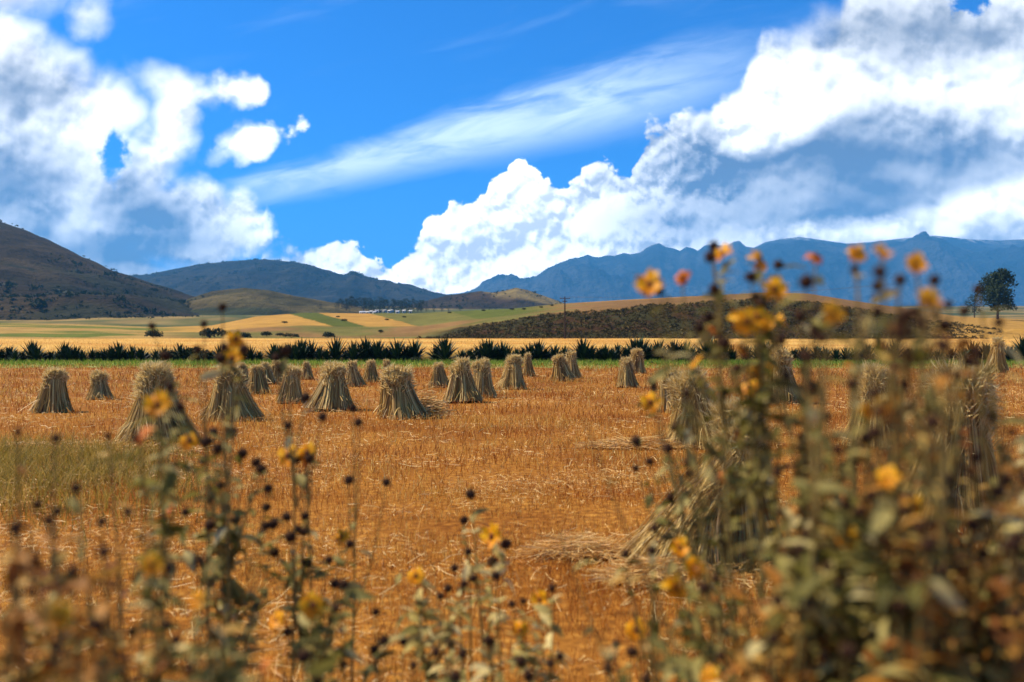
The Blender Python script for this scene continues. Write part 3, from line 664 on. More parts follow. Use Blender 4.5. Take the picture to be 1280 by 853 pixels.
# ------------------------------------------------------------------ stooks of cut wheat
M_straw = material('straw_stalks', [(.17, .075, .012), (.42, .235, .045), (.66, .42, .10), (.90, .68, .25)], island=True, trans=.22, rough=.55, pos=[0, .4, .75, 1], spec=.35)
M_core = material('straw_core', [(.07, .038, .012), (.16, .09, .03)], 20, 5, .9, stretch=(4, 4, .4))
M_ear = material('wheat_ears', [(.50, .32, .09), (.78, .58, .22), (.95, .80, .42)], island=True, trans=.35, rough=.6)
def make_stook(seed, nst, wmul, sheaves=7, spread=1.0, lab='', fallen=False):
    rg = np.random.default_rng(seed); root = empty('stook')
    H = 1.0
    for q in range(sheaves):
        a0 = 2 * math.pi * (q + rg.random() * .5) / sheaves; ca = np.array([math.cos(a0), math.sin(a0), 0])
        rb = .30 * spread * (.72 + .5 * rg.random()); hh_ = H * (.84 + .24 * rg.random())
        base = ca * rb; tie = ca * .125 * spread + np.array([rg.normal(0, .022), rg.normal(0, .022), 0]) + np.array([0, 0, .70 * hh_]); top = ca * (.05 + .05 * rg.random()) + np.array([rg.normal(0, .025), rg.normal(0, .025), .9 * hh_])
        n = nst
        th = rg.random(n) * 2 * math.pi; r_ = np.sqrt(rg.random(n)) * .6 + .4
        ring = np.stack([np.cos(th) * r_, np.sin(th) * r_, th * 0], -1)
        zb = np.maximum(0, rg.normal(.0, .02, n))
        p0 = base + ring * .175 * spread * (1 + .25 * np.abs(rg.normal(0, .6, n)))[:, None] + np.array([0, 0, 1]) * zb[:, None]
        p1 = (base * .55 + tie * .45) + ring * .135 * spread; p1 += rg.normal(0, .008, p1.shape)
        p2 = tie + ring * .112; p3 = top + ring * .088 * np.array([1, 1, 0]) + rg.normal(0, .02, (n, 3))
        p3[:, 2] += rg.normal(0, .035, n)
        Pt = np.stack([p0, p1, p2, p3], 1)
        sd = np.stack([-np.sin(th), np.cos(th), rg.normal(0, .15, n)], -1); jt = rg.normal(0, .5, n)
        sd = sd * np.cos(jt)[:, None] + np.stack([np.cos(th), np.sin(th), th * 0], -1) * np.sin(jt)[:, None]
        wd = .006 * wmul * (.6 + .8 * rg.random(n))[:, None] * np.array([1, 1, .9, .7])[None]
        mb = MB(); mb.strips(Pt, wd, sd)
        # stray bent straws sticking out
        k_ = max(6, n // 14); idx = rg.integers(0, n, k_); s0 = Pt[idx, 1]; out_ = ring[idx] + rg.normal(0, .5, (k_, 3)); out_[:, 2] -= .5
        e1 = s0 + out_ * .10 + np.array([0, 0, -.02]); e2 = s0 + out_ * .22 + np.array([0, 0, -.13]); e2[:, 2] = np.maximum(e2[:, 2], .01)
        mb.strips(np.stack([s0, e1, e2], 1), np.full((k_, 3), .005 * wmul), sd[idx])
        # solid core of packed stalks
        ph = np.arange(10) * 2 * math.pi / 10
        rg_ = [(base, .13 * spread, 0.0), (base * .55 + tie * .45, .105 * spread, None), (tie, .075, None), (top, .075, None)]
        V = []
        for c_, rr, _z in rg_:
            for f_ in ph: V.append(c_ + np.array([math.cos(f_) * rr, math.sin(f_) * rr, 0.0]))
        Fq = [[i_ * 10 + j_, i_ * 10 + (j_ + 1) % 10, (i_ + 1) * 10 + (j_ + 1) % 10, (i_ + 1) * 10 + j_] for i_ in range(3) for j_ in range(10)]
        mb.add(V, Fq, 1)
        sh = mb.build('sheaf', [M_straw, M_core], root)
        # ears: at the straw tops, drooping outwards, and a few lower down
        k_ = int(n * 1.0); idx = rg.integers(0, n, k_); tp = Pt[idx, 3].copy(); dr = ring[idx] * .4 + ca * .1 + rg.normal(0, .35, (k_, 3)); dr[:, 2] = rg.normal(.9, .55, k_)
        dr /= np.linalg.norm(dr, axis=1)[:, None]; Le = .09 * (.7 + .6 * rg.random(k_))[:, None]
        low = rg.random(k_) < .38; lf_ = (rg.random(k_) ** 1.5)[:, None]; q1 = tp * (1 - lf_) + Pt[idx, 2] * lf_; q1 = np.where(lf_ > .6, q1 * (1 - (lf_ - .6)) + Pt[idx, 1] * (lf_ - .6), q1); tp[low] = q1[low] + ring[idx][low] * .02
        m2 = tp + dr * Le * .5; m3 = tp + dr * Le; m3[:, 2] -= .015
        s2 = rg.normal(0, 1, (k_, 3)); s2 = np.cross(s2, dr); s2 /= np.linalg.norm(s2, axis=1)[:, None]
        ww = wmul ** .7 * .012
        mb = MB(); mb.strips(np.stack([tp - dr * .02, m2, m3], 1), np.tile([ww * .5, ww, ww * .25], (k_, 1)), s2)
        mb.strips(np.stack([tp, m2, m3 + dr * .05], 1), np.tile([ww * .3, ww * .8, ww * .1], (k_, 1)), np.cross(s2, dr))
        mb.build('ears', M_ear, sh)
    return root
# px, base py, height px, width factor, proto class, label
ST = [
 (57, 516, 52, .95, 'm', 'leftmost stook, a dark narrow one alone at the frame edge'),
 (118, 500, 35, 1.0, 'm', 'small stook second from the left edge of the field'),
 (185, 553, 92, .85, 'n', 'large near stook on the left half hidden by wild sunflowers'),
 (283, 526, 66, 1.05, 'm', 'wide straw stook behind the two yellow flowers at left'),
 (319, 493, 34, 1.0, 'f', 'front stook of the tight group of three left of centre'),
 (331, 481, 27, .95, 'f', 'middle stook of the tight group of three left of centre'),
 (341, 478, 25, .95, 'f', 'rearmost stook of the tight group of three left of centre'),
 (300, 482, 27, .95, 'f', 'far stook peeping out behind the wide left stook'),
 (359, 505, 43, .82, 'm', 'narrow upright stook with rounded top left of the broad slanting one'),
 (409, 514, 58, .98, 'm', 'broad lopsided stook slanting down to the left, with pale tufted top'),
 (381, 475, 22, .8, 'f', 'tiny far stook before the agaves above the narrow upright stook'),
 (441, 484, 30, .85, 'f', 'left of two small stooks standing behind the broad lopsided one'),
 (461, 478, 26, .85, 'f', 'right of two small stooks standing behind the broad lopsided one'),
 (484, 473, 23, .7, 'f', 'tiny far stook just behind the largest central cone'),
 (500, 523, 63, 1.02, 'm', 'largest central stook, a tall cone with loose straw spilling right'),
 (548, 485, 29, .95, 'f', 'small stook with pointed top left of the central pair'),
 (577, 504, 51, .92, 'm', 'front stook of the overlapping central pair'),
 (602, 498, 44, .85, 'm', 'rear stook of the overlapping central pair'),
 (640, 487, 41, 1.0, 'm', 'wide stook with flat frayed top right of the overlapping pair'),
 (660, 471, 28, .65, 'f', 'slim stook behind the wide flat topped one'),
 (703, 477, 33, .95, 'f', 'left stook of the two leaning together in front of the hedge'),
 (714, 473, 31, .85, 'f', 'right stook of the two leaning together in front of the hedge'),
 (785, 485, 36, .8, 'f', 'small neat stook in front of the lumpy one, right of centre'),
 (793, 467, 31, .85, 'f', 'lumpy untidy stook close to the hedge, right of centre'),
 (846, 516, 52, 1.0, 'm', 'dark rounded stook behind the large slumped one at right'),
 (878, 560, 88, .98, 'n', 'large slumped stook with straw strewn to its left'),
 (978, 504, 66, .8, 'm', 'stook behind the tall yellow flowers right of centre'),
 (938, 700, 182, .66, 'n', 'nearest stook spreading wide at its foot behind the sunflower stems'),
 (1106, 560, 95, .8, 'n', 'pale stook between the blurred sunflowers at right'),
 (1209, 662, 192, .74, 'n', 'big stook near the right edge with pale crown and dark front'),
 (1249, 466, 40, .7, 'f', 'far small stook near the right edge before the hedge'),
]
cls = {'n': [(11, 620, 1.0), (12, 620, 1.0)], 'm': [(21, 260, 2.0), (22, 260, 2.0), (23, 260, 2.0), (24, 260, 2.0)], 'f': [(31, 110, 3.6), (32, 110, 3.6), (33, 110, 3.6)]}
pool = {c_: [make_stook(s_, n_, w_, 8 if c_ == 'n' else 7) for s_, n_, w_ in v_] for c_, v_ in cls.items()}
cnt = {c_: 0 for c_ in cls}
for i, (px, bpy_, hp, wf, c_, lab) in enumerate(ST):
    k_ = cnt[c_]; cnt[c_] += 1; lst = pool[c_]
    o = lst[k_] if k_ < len(lst) else copy_tree(lst[k_ % len(lst)])
    d = FX * CH / (bpy_ - HY); hm_ = hp / FX * d
    o.location = ((px - CX) / FX * d, d + .3, 0); wf *= 1.14; o.scale = (hm_ * wf * rng.uniform(.92, 1.1), hm_ * wf * rng.uniform(.92, 1.1), hm_ * 1.0); o.rotation_euler = (rng.normal(0, .05), rng.normal(0, .075), random.uniform(0, 6))
    if px == 409: o.rotation_euler = (0, .13, 1)
    tag(o, lab, 'stook', 'stooks of cut wheat standing in the field')
def straw_pile(px, py, rx, ry, n, wd, label, h=.10):
    c = P(px, py, FX * CH / (py - HY)); o_ = MB()
    r = np.sqrt(rng.random(n)); a_ = rng.random(n) * 6.283; x = c.x + r * np.cos(a_) * rx; y = c.y + r * np.sin(a_) * ry
    z = (1 - r) * h * (.5 + rng.random(n)) + .04; th = rng.normal(0.3, .7, n); L = .16 * (.6 + rng.random(n)) * (1 if wd < .01 else 1.6)
    d = np.stack([np.cos(th), np.sin(th), rng.normal(0, .15, n)], -1) * L[:, None]; q = np.stack([x, y, z], -1)
    sd = rng.normal(0, 1, (n, 3)); sd = np.cross(sd, d); sd /= np.linalg.norm(sd, axis=1)[:, None]
    o_.strips(np.stack([q - d, q + rng.normal(0, .01, (n, 3)), q + d], 1), np.full((n, 3), wd), sd)
    tag(o_.build('straw_pile', M_litter), label, 'straw', 'low heaps of loose straw')
straw_pile(805, 560, 1.0, .3, 900, .007, 'pale strip of loose straw lying left of the large slumped stook')
straw_pile(830, 728, .42, .16, 800, .004, 'loose straw heap at the foot of the nearest stook')
straw_pile(525, 519, .55, .3, 700, .012, 'loose straw spilling from the right side of the central cone', .4)
straw_pile(80, 566, 2.2, .35, 2600, .009, 'long pale strip of straw along the weedy patch at left')
straw_pile(720, 695, .35, .18, 500, .004, 'small bleached straw patch on the open stubble')

c0 = P(905, 690, 6.3); n = 2600                      # slumped sheaf sweeping down to the left of the nearest stook
t0 = rng.random(n); a_ = rng.normal(0, 1, n)
st_ = np.stack([c0.x + .02 + .10 * a_ * .5, c0.y + .0 + rng.normal(0, .09, n), .62 + .10 * rng.normal(0, 1, n)], -1)
en_ = np.stack([c0.x - .78 + .55 * t0 + rng.normal(0, .05, n), c0.y - .28 + rng.normal(0, .16, n), .03 + .05 * rng.random(n)], -1)
md_ = st_ * .5 + en_ * .5 + np.array([-.06, 0, .10]) + rng.normal(0, .02, (n, 3))
tt = np.linspace(0, 1, 6)[None, :, None]
pt_ = st_[:, None] * (1 - tt) ** 2 + 2 * md_[:, None] * tt * (1 - tt) + en_[:, None] * tt ** 2
sd_ = rng.normal(0, 1, (n, 3)); sd_ = np.cross(sd_, en_ - st_); sd_ /= np.linalg.norm(sd_, axis=1)[:, None]
mb = MB(); mb.strips(pt_, np.full((n, 6), .005), sd_)
tag(mb.build('slumped_sheaf', M_straw), 'untied sheaf slumping left from the nearest stook, straws sweeping to the ground', 'sheaf')

# ------------------------------------------------------------------ wild sunflowers
M_pet = material('petals', [(.80, .25, .004), (.95, .42, .006), (1.0, .52, .01)], island=True, trans=.35, rough=.5)
M_petr = material('faded_petals', [(.62, .10, .01), (.80, .20, .01), (.85, .27, .02)], island=True, trans=.3, rough=.5)
M_disc = material('flower_disc', [(.10, .022, .008), (.22, .06, .01)], 400, 3, .8)
M_seed = material('seed_head', [(.026, .012, .006), (.085, .035, .014)], 300, 3, .9)
M_stem = material('stem', [(.16, .07, .022), (.20, .14, .035), (.28, .21, .06)], 3, 3, .7)
M_lf = material('sunflower_leaf', [(.06, .055, .010), (.15, .135, .028), (.29, .24, .06), (.48, .39, .13), (.66, .55, .24)], island=True, trans=.4, rough=.6, pos=[0, .35, .65, .88, 1], spec=.15)
M_dry = material('dry_leaf', [(.17, .05, .008), (.33, .125, .016), (.47, .21, .03), (.52, .35, .08)], island=True, trans=.3, rough=.6)
M_pale = material('pale_leaf', [(.18, .16, .04), (.46, .38, .12), (.72, .58, .22), (.88, .74, .36)], island=True, trans=.45, rough=.7, spec=.1)
M_bract = material('bract', [(.05, .07, .025), (.09, .11, .04)], 60, 2, .7)

def petal_mesh(seed, mat, n=12, R=1.0, droop=.0):
    rg = np.random.default_rng(seed); mb = MB()
    a_ = np.arange(n) * 2 * math.pi / n + rg.normal(0, .1, n); d = np.stack([np.cos(a_), np.sin(a_), a_ * 0], -1); s = np.stack([-np.sin(a_), np.cos(a_), rg.normal(0, .25, n)], -1)
    L = R * (.85 + .25 * rg.random(n)); dz_ = rg.normal(-droop, .22, n)
    pts = [d * (.22 * R) + 0 * d]
    for f_, g_ in ((.45, .2), (.75, .55), (1.0, 1.0)): pts.append(d * (L * f_)[:, None] + np.array([0, 0, 1]) * (L * dz_ * g_)[:, None] + np.array([0, 0, .06 * R]))
    mb.strips(np.stack(pts, 1), np.tile(np.array([.16, .50, .50, .14]) * R, (n, 1)), s)
    me = mb.build('flower', mat); data = me.data; bpy.data.objects.remove(me); return data
def dome_mesh(r, mat, bumps=False, name='x'):
    mb = MB(); pts = []; n = 12
    K = 6 if not bumps else 9
    V = []; rg = np.random.default_rng(5)
    for i_ in range(K):
        ph_ = (i_ / (K - 1)) * (math.pi * .5 if not bumps else math.pi)
        for j_ in range(n):
            rr = r * (1 + (.16 * rg.normal() if bumps else .05 * rg.normal()))
            V.append((math.sin(ph_) * rr * math.cos(j_ * 6.283 / n), math.sin(ph_) * rr * math.sin(j_ * 6.283 / n), math.cos(ph_) * rr * (.7 if not bumps else .95)))
    Fq = [[i_ * n + j_, i_ * n + (j_ + 1) % n, (i_ + 1) * n + (j_ + 1) % n, (i_ + 1) * n + j_] for i_ in range(K - 1) for j_ in range(n)]
    mb.add(V, Fq)
    if bumps:                                    # bristles of the seed head
        q = 90; d = rg.normal(0, 1, (q, 3)); d /= np.linalg.norm(d, axis=1)[:, None]; s = np.cross(d, rg.normal(0, 1, (q, 3))); s /= np.linalg.norm(s, axis=1)[:, None]
        mb.strips(np.stack([d * r * .9, d * r * 1.32], 1), np.tile([r * .2, r * .03], (q, 1)), s)
    o_ = mb.build('d', mat); data = o_.data; bpy.data.objects.remove(o_); return data
PET = [petal_mesh(s_, M_pet, 12 + s_ % 3, 1.0, .05 + .1 * (s_ % 3)) for s_ in range(4)]
PETR = [petal_mesh(9, M_petr, 10, .8, .5), petal_mesh(10, M_petr, 9, .85, .2)]
DISC = dome_mesh(.27, M_disc); SEED = dome_mesh(1.0, M_seed, True); CUP = dome_mesh(.42, M_bract)

def leaves(mb, pos, dirs, L, rg, wr=.38):
    """leaf blades folded slightly along the midrib, tips bent down"""
    n = len(pos); d = dirs / (np.linalg.norm(dirs, axis=1)[:, None] + 1e-9)
    s = np.cross(d, np.array([0, 0, 1.]) + rg.normal(0, .45, (n, 3))); s /= np.linalg.norm(s, axis=1)[:, None] + 1e-9
    up = np.cross(s, d)
    fr = np.array([0, .22, .5, .78, 1.0]); wv = np.array([.10, .85, 1.0, .55, .02]) * wr * .5; dp = np.array([0, .02, -.03, -.14, -.30])
    c = pos[:, None] + d[:, None] * (L[:, None] * fr)[:, :, None] + up[:, None] * (L[:, None] * dp)[:, :, None]
    w_ = (L[:, None] * wv)[:, :, None]
    lf_ = c - s[:, None] * w_ + up[:, None] * w_ * .35; rt = c + s[:, None] * w_ + up[:, None] * w_ * .35
    V = np.stack([lf_, c, rt], 2).reshape(-1, 3)
    i_ = np.arange(n)[:, None] * 15 + np.arange(4)[None] * 3
    F = np.concatenate([np.stack([i_, i_ + 1, i_ + 4, i_ + 3], -1).reshape(-1, 4), np.stack([i_ + 1, i_ + 2, i_ + 5, i_ + 4], -1).reshape(-1, 4)])
    mb.add(V, F)
PN = [0]
def bez(a_, b_, c_, n=7):
    t_ = np.linspace(0, 1, n)[:, None]; return a_ * (1 - t_) ** 2 + 2 * b_ * t_ * (1 - t_) + c_ * t_ ** 2
def sunflower(bpx, d, heads, nleaf, label, group=None, leafmat=None, lsize=.06, fs=.030, ss=.0125, jit=.12, cat='wild sunflower', name='wild_sunflower', seed=None, twigs=0):
    """heads: (px, py, kind) with kind F yellow flower, R faded flower, S seed head"""
    PN[0] += 1; rg = np.random.default_rng(seed if seed is not None else 500 + PN[0])
    bx = (bpx - CX) / FX * d
    root = empty(name, (bx, d, 0)); tag(root, label, cat, group)
    R0 = np.array([bx, d, 0.])
    H = []
    for h_ in heads:
        dd = d + rg.normal(0, jit); p_ = np.array(P(h_[0], h_[1], dd)) - R0; H.append((p_, h_[2], h_[3] if len(h_) > 3 else 1.0))
    for q in range(twigs):
        z_ = rg.uniform(.25, .95) * max(h_[0][2] for h_ in H); a_ = rg.random() * 6.283; r_ = rg.uniform(.15, .5)
        H.append((np.array([math.cos(a_) * r_ + (H[0][0][0]) * z_ / H[0][0][2], math.sin(a_) * r_, z_]), 'T', 1))
    top = max(H, key=lambda h_: h_[0][2] if h_[1] != 'T' else 0)[0]
    ms = MB(); bow = np.array([rg.normal(0, .05), rg.normal(0, .05), top[2] * .5]) + top * np.array([.25, .25, 0])
    main = bez(np.zeros(3), bow, top, 14); ms.tube(main, np.linspace(.0075, .002, 14), 6)
    lp, ld = [], []
    def along(path, k_, lo=.1):
        for _ in range(k_):
            t_ = rg.uniform(lo, .97) * (len(path) - 1); i_ = int(t_); f_ = t_ - i_
            q_ = path[i_] * (1 - f_) + path[min(i_ + 1, len(path) - 1)] * f_
            a_ = rg.random() * 6.283; lp.append(q_); ld.append(np.array([math.cos(a_), math.sin(a_), rg.normal(.15, .5)]))
    branches = []
    for p_, kd, sc_ in H:
        if np.linalg.norm(p_ - top) < 1e-6: branches.append(main[8:]); continue
        lat = math.hypot(*(p_ - top * (p_[2] / top[2]))[:2]); za = max(.12, p_[2] - .12 - 1.25 * lat - rg.random() * .15)
        za = min(za, top[2] * .97); k_ = np.argmin(abs(main[:, 2] - za)); a_ = main[k_]
        ctl = a_ * .35 + p_ * .65; ctl[2] = a_[2] * .55 + p_[2] * .45; ctl += rg.normal(0, .012, 3)
        br = bez(a_, ctl, p_, 8); ms.tube(br, np.linspace(.0036, .0015, 8), 5); branches.append(br)
    ms.build('stem', M_stem, root)
    tot = sum(len(b_) for b_ in branches)
    per = max(1, int(nleaf * .88 / max(1, len(branches))))
    for b_ in branches: along(b_, per)
    along(main, int(nleaf * .12), .25)
    if lp:
        lp = np.array(lp); ld = np.array(ld); Ls = lsize * (.45 + .9 * rg.random(len(lp)))
        ml = MB(); leaves(ml, lp, ld, Ls, rg); ml.build('foliage', leafmat or M_lf, root)
    for p_, kd, sc_ in H:
        if kd == 'T': continue
        if kd in 'FR':
            s_ = (fs if kd == 'F' else fs * .8) * sc_ * 1.14 * rg.uniform(.9, 1.12); data = (PET if kd == 'F' else PETR)[rg.integers(0, 4 if kd == 'F' else 2)]
            o_ = bpy.data.objects.new('flower', data); COL.objects.link(o_); o_.parent = root; o_.location = p_; o_.scale = (s_, s_, s_)
            nd = Vector((rg.normal(-.1, .45), rg.normal(-.8, .35), .5)).normalized(); o_.rotation_euler = nd.to_track_quat('Z', 'Y').to_euler()
            c_ = bpy.data.objects.new('flower_centre', DISC); COL.objects.link(c_); c_.parent = o_; c_.location = (0, 0, .05)
        else:
            s_ = ss * sc_ * rg.uniform(.8, 1.15); o_ = bpy.data.objects.new('seed_head', SEED); COL.objects.link(o_); o_.parent = root; o_.location = p_; o_.scale = (s_, s_, s_)
            o_.rotation_euler = (rg.random(), rg.random(), rg.random() * 6)
    return root

def S(*a_): return [(x, y, 'S') for x, y in a_]
def Fl(*a_): return [(x, y, 'F') for x, y in a_]
def Rd(*a_): return [(x, y, 'R') for x, y in a_]
RS = np.random.default_rng(77)
G1 = 'wild sunflowers around the tall cluster'; G2 = 'wild sunflowers in the left thicket'; G3 = 'wild sunflowers along the bottom'; G4 = 'wild sunflowers in the right thicket'
# tall cluster right of centre
sunflower(925, 1.9, Fl((812, 356)) + Rd((852, 346)) + S((823, 363)), 26, 'bare leaning sunflower stem carrying one yellow flower and one orange bud above the scrub bank', G1, fs=.028)
sunflower(930, 2.0, Fl((903, 317)) + S((892, 307), (888, 321), (893, 361), (886, 398), (875, 410)), 40, 'sunflower whose top flower sits between two seed heads, left of the tall cluster', G1, fs=.026)
sunflower(960, 2.0, Fl((950, 325), (968, 361, )) + S((938, 346), (973, 331), (945, 372)) + Rd((893, 412)), 60, 'tallest centre sunflower with one small and one broad yellow bloom against blue mountains', G1, fs=.028)
sunflower(955, 1.9, Fl((926, 399), (946, 396), (966, 402), (934, 402), (955, 404)) + S((952, 379), (905, 428)) + Rd((930, 436)), 90, 'sunflower with a bunch of five overlapping golden blooms', G1, fs=.027)
sunflower(975, 2.1, Fl((943, 466), (955, 461), (935, 485), (948, 489), (868, 453)) + S((922, 462), (876, 481), (858, 492), (955, 500), (938, 515), (982, 470), (905, 490)), 100, 'leafy sunflower with paired yellow flowers below the golden bunch', G1, fs=.024)
sunflower(900, 2.5, Fl((813, 503)) + S((815, 476), (817, 485), (845, 533), (795, 551), (812, 577), (861, 578), (890, 566)), 60, 'sunflower with dark seed heads and one orange flower before the slumped stook', G1, fs=.034, ss=.014)
sunflower(960, 2.3, Rd((905, 596)) + Fl((862, 592, )) * 0 + S((861, 592), (838, 621), (795, 585), (835, 560)), 70, 'low reaching sunflower with an orange bloom at the foot of the slumped stook', G1, leafmat=M_lf)
sunflower(985, 1.7, Rd((1020, 320)) + S((1008, 352), (1000, 395), (1018, 415), (975, 425)), 50, 'slim sunflower with a single red orange bloom high against the mountains', G1)
# left thicket
sunflower(300, 2.4, Fl((290, 448), (295, 424)) + S((278, 384), (305, 437), (280, 434), (276, 448)), 22, 'sunflower with two orange blooms one above the other over the wide left stook', G2, fs=.027, ss=.014)
sunflower(262, 2.5, S((255, 405), (247, 437), (207, 444), (190, 408)), 16, 'thin stem of dark seed heads only, rising against the golden left fields', G2, ss=.013)
sunflower(345, 2.6, S((357, 438), (345, 447), (350, 460), (382, 497), (360, 532), (403, 521)), 12, 'leafless stem of seed heads crossing the narrow upright stook', G2, ss=.014)
sunflower(300, 2.5, Fl((237, 551)) + S((272, 561), (290, 540), (267, 540), (258, 552), (327, 587), (303, 567), (335, 611), (320, 578), (254, 575)), 110, 'bushy sunflower with one yellow bloom and many seed heads before the wide left stook', G2, ss=.015)
sunflower(310, 2.6, Rd((212, 635), (270, 672)) + S((262, 625), (283, 636), (232, 640), (333, 634), (332, 657), (342, 655), (275, 607), (295, 650), (262, 657)), 150, 'reddish stemmed sunflower forked in a wide V, its grey green leaves over the stubble', G2, ss=.015, lsize=.075)
sunflower(395, 2.9, Fl((360, 570), (384, 566)) + Rd((383, 578)) + S((371, 573), (381, 570), (387, 573)), 26, 'sunflower with two yellow flowers touching dark seed heads, alone over the stubble', G2, fs=.036, ss=.017, jit=.02)
sunflower(430, 3.0, S((441, 510), (448, 528), (436, 600), (483, 603)), 8, 'sparse stem with round black seed heads in front of the broad lopsided stook', G2, ss=.0165)
sunflower(410, 2.7, Fl((427, 671)) + S((437, 680), (358, 646), (381, 645), (372, 662), (379, 665), (385, 704), (411, 700), (343, 690), (363, 671)), 90, 'sunflower with one yellow flower over a seed head, right of the forked plant', G2, fs=.030, ss=.016, lsize=.075)
sunflower(195, 1.9, Fl((197, 506)) + S((208, 497), (212, 483), (225, 508), (172, 548)) + Rd((176, 543)), 110, 'leafy sunflower with a bright yellow bloom in front of the near left stook', G2)
# bottom
sunflower(612, 2.9, Fl((615, 671)) + S((588, 618), (580, 650), (632, 680), (616, 702)), 60, 'single open golden flower over pale leaves at bottom centre', G3, leafmat=M_pale, fs=.036, ss=.017, lsize=.06)
sunflower(560, 2.6, Fl((520, 720)) + S((524, 755), (580, 730)), 90, 'cream leaved sunflower with a low yellow bloom, left of the single golden flower', G3, leafmat=M_pale, fs=.026, lsize=.07)
sunflower(660, 2.6, Fl((675, 750), (650, 788)) + S((640, 755), (690, 735)), 80, 'pale leaved sunflower with two yellow blooms below the single golden flower', G3, leafmat=M_pale, fs=.028, lsize=.06)
sunflower(800, 2.3, Fl((795, 787)) + S((782, 692), (815, 688), (833, 672), (818, 660), (770, 805)), 34, 'sparse sunflower with a low yellow bloom before the loose straw heap', G3, ss=.013)
sunflower(880, 2.1, Fl((850, 685), (868, 710), (845, 734), (866, 798)) + S((880, 735), (905, 675), (895, 760)), 110, 'sunflower with a column of four orange yellow blooms over the nearest stook foot', G3, fs=.026, lsize=.07)
sunflower(350, 2.2, Fl((345, 775), (391, 757)) + S((405, 756), (420, 760), (413, 775), (360, 790)), 110, 'leafy sunflower with two yellow blooms at the lower left of the stubble', G3, fs=.028, lsize=.075)
for i, (px, py, d, lm) in enumerate([(560, 735, 2.4, M_pale), (620, 720, 2.7, M_pale), (585, 690, 2.9, M_pale), (480, 800, 2.0, M_lf), (545, 815, 1.9, M_pale), (700, 820, 1.9, M_pale), (760, 835, 1.8, M_lf), (430, 730, 2.2, M_lf), (470, 765, 2.2, M_lf), (610, 800, 2.0, M_pale), (790, 815, 1.9, M_lf), (380, 820, 1.7, M_lf), (660, 845, 1.8, M_lf)]):
    sunflower(px + random.uniform(-20, 20), d, [(px, py, 'S')] + [(px + random.uniform(-45, 45), py + random.uniform(0, 70), 'S') for _ in range(2)], 70 if lm is M_pale else 55,
              'flowerless weed with cream dry leaves near the bottom centre' if lm is M_pale else 'flowerless grey green sunflower low along the bottom edge', 'flowerless weeds along the bottom', lm, .055 if lm is M_pale else .07, twigs=5, name='pale_weed' if lm is M_pale else 'wild_sunflower', cat='weed' if lm is M_pale else 'wild sunflower')
# bottom left mass: dry, close, out of focus
LB = [((15, 720), 'F'), ((75, 770), 'F'), ((88, 838), 'R'), ((247, 750), 'F'), ((190, 706), 'F'), ((328, 833), 'R'), ((130, 690), 'S'), ((60, 650), 'S'), ((110, 735), 'S'), ((20, 660), 'S'), ((165, 790), 'S'), ((220, 800), 'S'), ((270, 790), 'S'), ((150, 840), 'S'), ((30, 810), 'S'), ((290, 840), 'S'), ((95, 610), 'S'), ((160, 640), 'S'), ((135, 545), 'S'), ((22, 540), 'S'), ((40, 740), 'S'), ((120, 780), 'S'), ((10, 780), 'S'), ((185, 740), 'S'), ((75, 700), 'S'), ((60, 830), 'S'), ((235, 835), 'S'), ((70, 548), 'S'), ((210, 710), 'S'), ((250, 700), 'S')]
for i, ((px, py), kd) in enumerate(LB):
    d = random.uniform(1.25, 1.7) if py > 640 else 1.8
    hs = [(px, py, kd)] + [(px + random.uniform(-60, 60), py + random.uniform(20, 110), 'S') for _ in range(1)]
    lm = M_dry if (i % 4 != 0 and px < 240) else M_lf
    colr = 'rust brown dry leaves' if lm is M_dry else 'grey green leaves'
    fl = {'F': 'one yellow bloom', 'R': 'one red bloom', 'S': 'seed heads only'}[kd]
    sunflower(px + random.uniform(-30, 30), d, hs, (200 if py > 640 else 22), f'blurred sunflower with {colr} and {fl} in the bottom left thicket', f'left thicket sunflowers, {colr}, {fl}', lm, .046, twigs=8 if py > 640 else 1, fs=.017, ss=.0095)
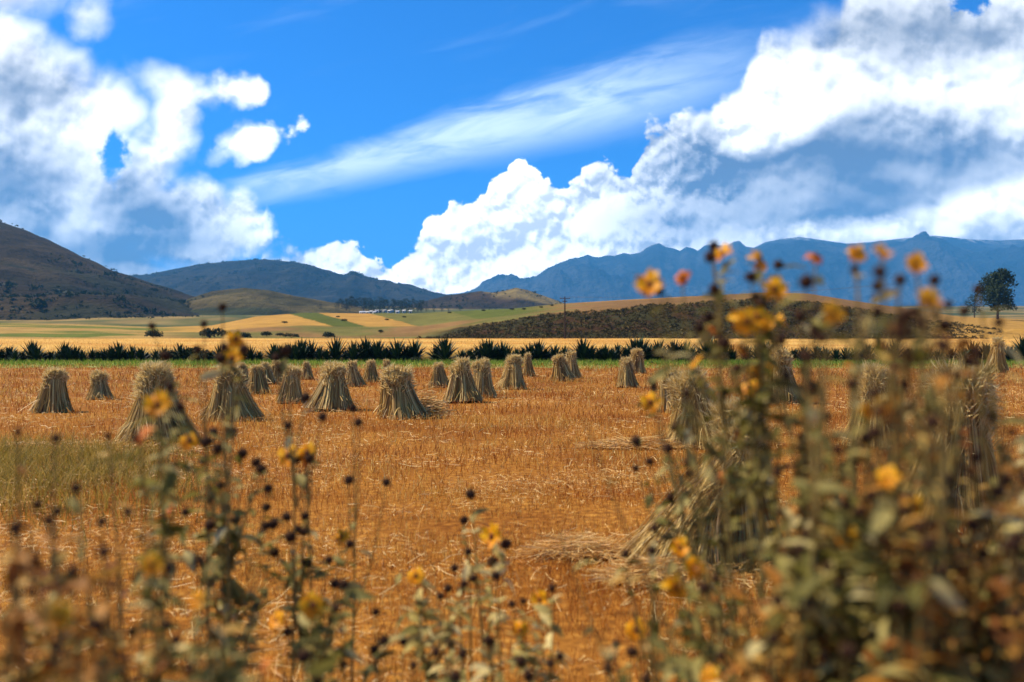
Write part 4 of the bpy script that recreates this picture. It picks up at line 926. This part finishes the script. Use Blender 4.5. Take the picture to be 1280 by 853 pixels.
# right thicket: close, leafy, out of focus
RB = [((1072, 316), 'F'), ((1102, 316), 'F'), ((1145, 330), 'F'), ((1160, 373), 'F'), ((1040, 391), 'F'), ((1100, 430), 'R'), ((1064, 456), 'R'), ((1085, 513), 'F'), ((1110, 596), 'F'), ((1145, 632), 'F'), ((1060, 672), 'F'), ((1042, 610), 'F'), ((1035, 640), 'F'),
      ((1237, 822), 'F'), ((888, 846), 'F'), ((1168, 350), 'S'), ((1222, 362), 'S'), ((1186, 380), 'S'), ((1125, 350), 'S'), ((1000, 735), 'F'), ((1180, 520), 'S'), ((1130, 480), 'S'), ((1260, 600), 'S'), ((1200, 700), 'S'), ((1240, 740), 'S'), ((1150, 730), 'S'), ((1080, 740), 'S'), ((960, 780), 'S'), ((1020, 800), 'S'), ((1120, 810), 'S'), ((1190, 800), 'R'), ((1265, 680), 'S'), ((1000, 560), 'S'), ((1240, 520), 'S'), ((1010, 690), 'S'), ((930, 740), 'S'), ((1090, 820), 'R'), ((1270, 770), 'S'), ((1060, 560), 'S')] + [((random.uniform(985, 1290), random.uniform(640, 840)), 'S') for _ in range(16)]
for i, ((px, py), kd) in enumerate(RB):
    d = random.uniform(1.3, 1.75)
    low = py > 560
    hs = [(px, py, kd)] + [(px + random.uniform(-40, 40), py + random.uniform(15, 100), 'S') for _ in range(4)]
    lm = M_dry if i % 2 == 1 else (M_pale if i % 9 == 5 else M_lf)
    colr = {M_dry: 'rust brown leaves', M_pale: 'cream dry leaves', M_lf: 'grey green leaves'}[lm]
    fl = {'F': 'an orange yellow bloom', 'R': 'a red orange bloom', 'S': 'dark seed heads only'}[kd]
    hgt = 'tall' if py < 400 else ('middling' if py < 600 else 'low')
    sunflower(px + random.uniform(-40, 40), d, hs, 180 if low else 48, f'{hgt} blurred sunflower with {colr}, {fl}, at right', f'{hgt} right thicket sunflowers, {colr}, {fl}', lm, (.055 if lm is M_dry else .065) if low else .05, twigs=9 if low else 4, fs=.0175, ss=.0095)

for i, (px, py) in enumerate([(1010, 470), (1035, 520), (1065, 480), (1090, 540), (1120, 460), (1150, 520), (1170, 560), (1000, 600), (1050, 600), (1110, 620), (1265, 540), (1280, 600), (1240, 640), (1180, 640), (975, 640), (1020, 560), (1140, 600), (1075, 640), (1210, 600), (1225, 690), (1250, 560), (1275, 660), (1195, 730), (1260, 740), (1130, 700), (930, 690), (1290, 500)]):
    lm, colr = ((M_dry, 'rust brown'), (M_lf, 'grey green'), (M_pale, 'cream'))[(0, 2, 1, 0, 2)[i % 5]]
    d = random.uniform(1.5, 1.95)
    hs = [(px, py, 'S')] + [(px + random.uniform(-60, 60), py + random.uniform(10, 120), 'S') for _ in range(2)]
    sunflower(px + random.uniform(-30, 30), d, hs, 170, f'bushy flowerless sunflower with dense {colr} leaves filling the right thicket', f'bushy right thicket sunflowers, {colr} leaves', lm, .055, twigs=12, ss=.009)
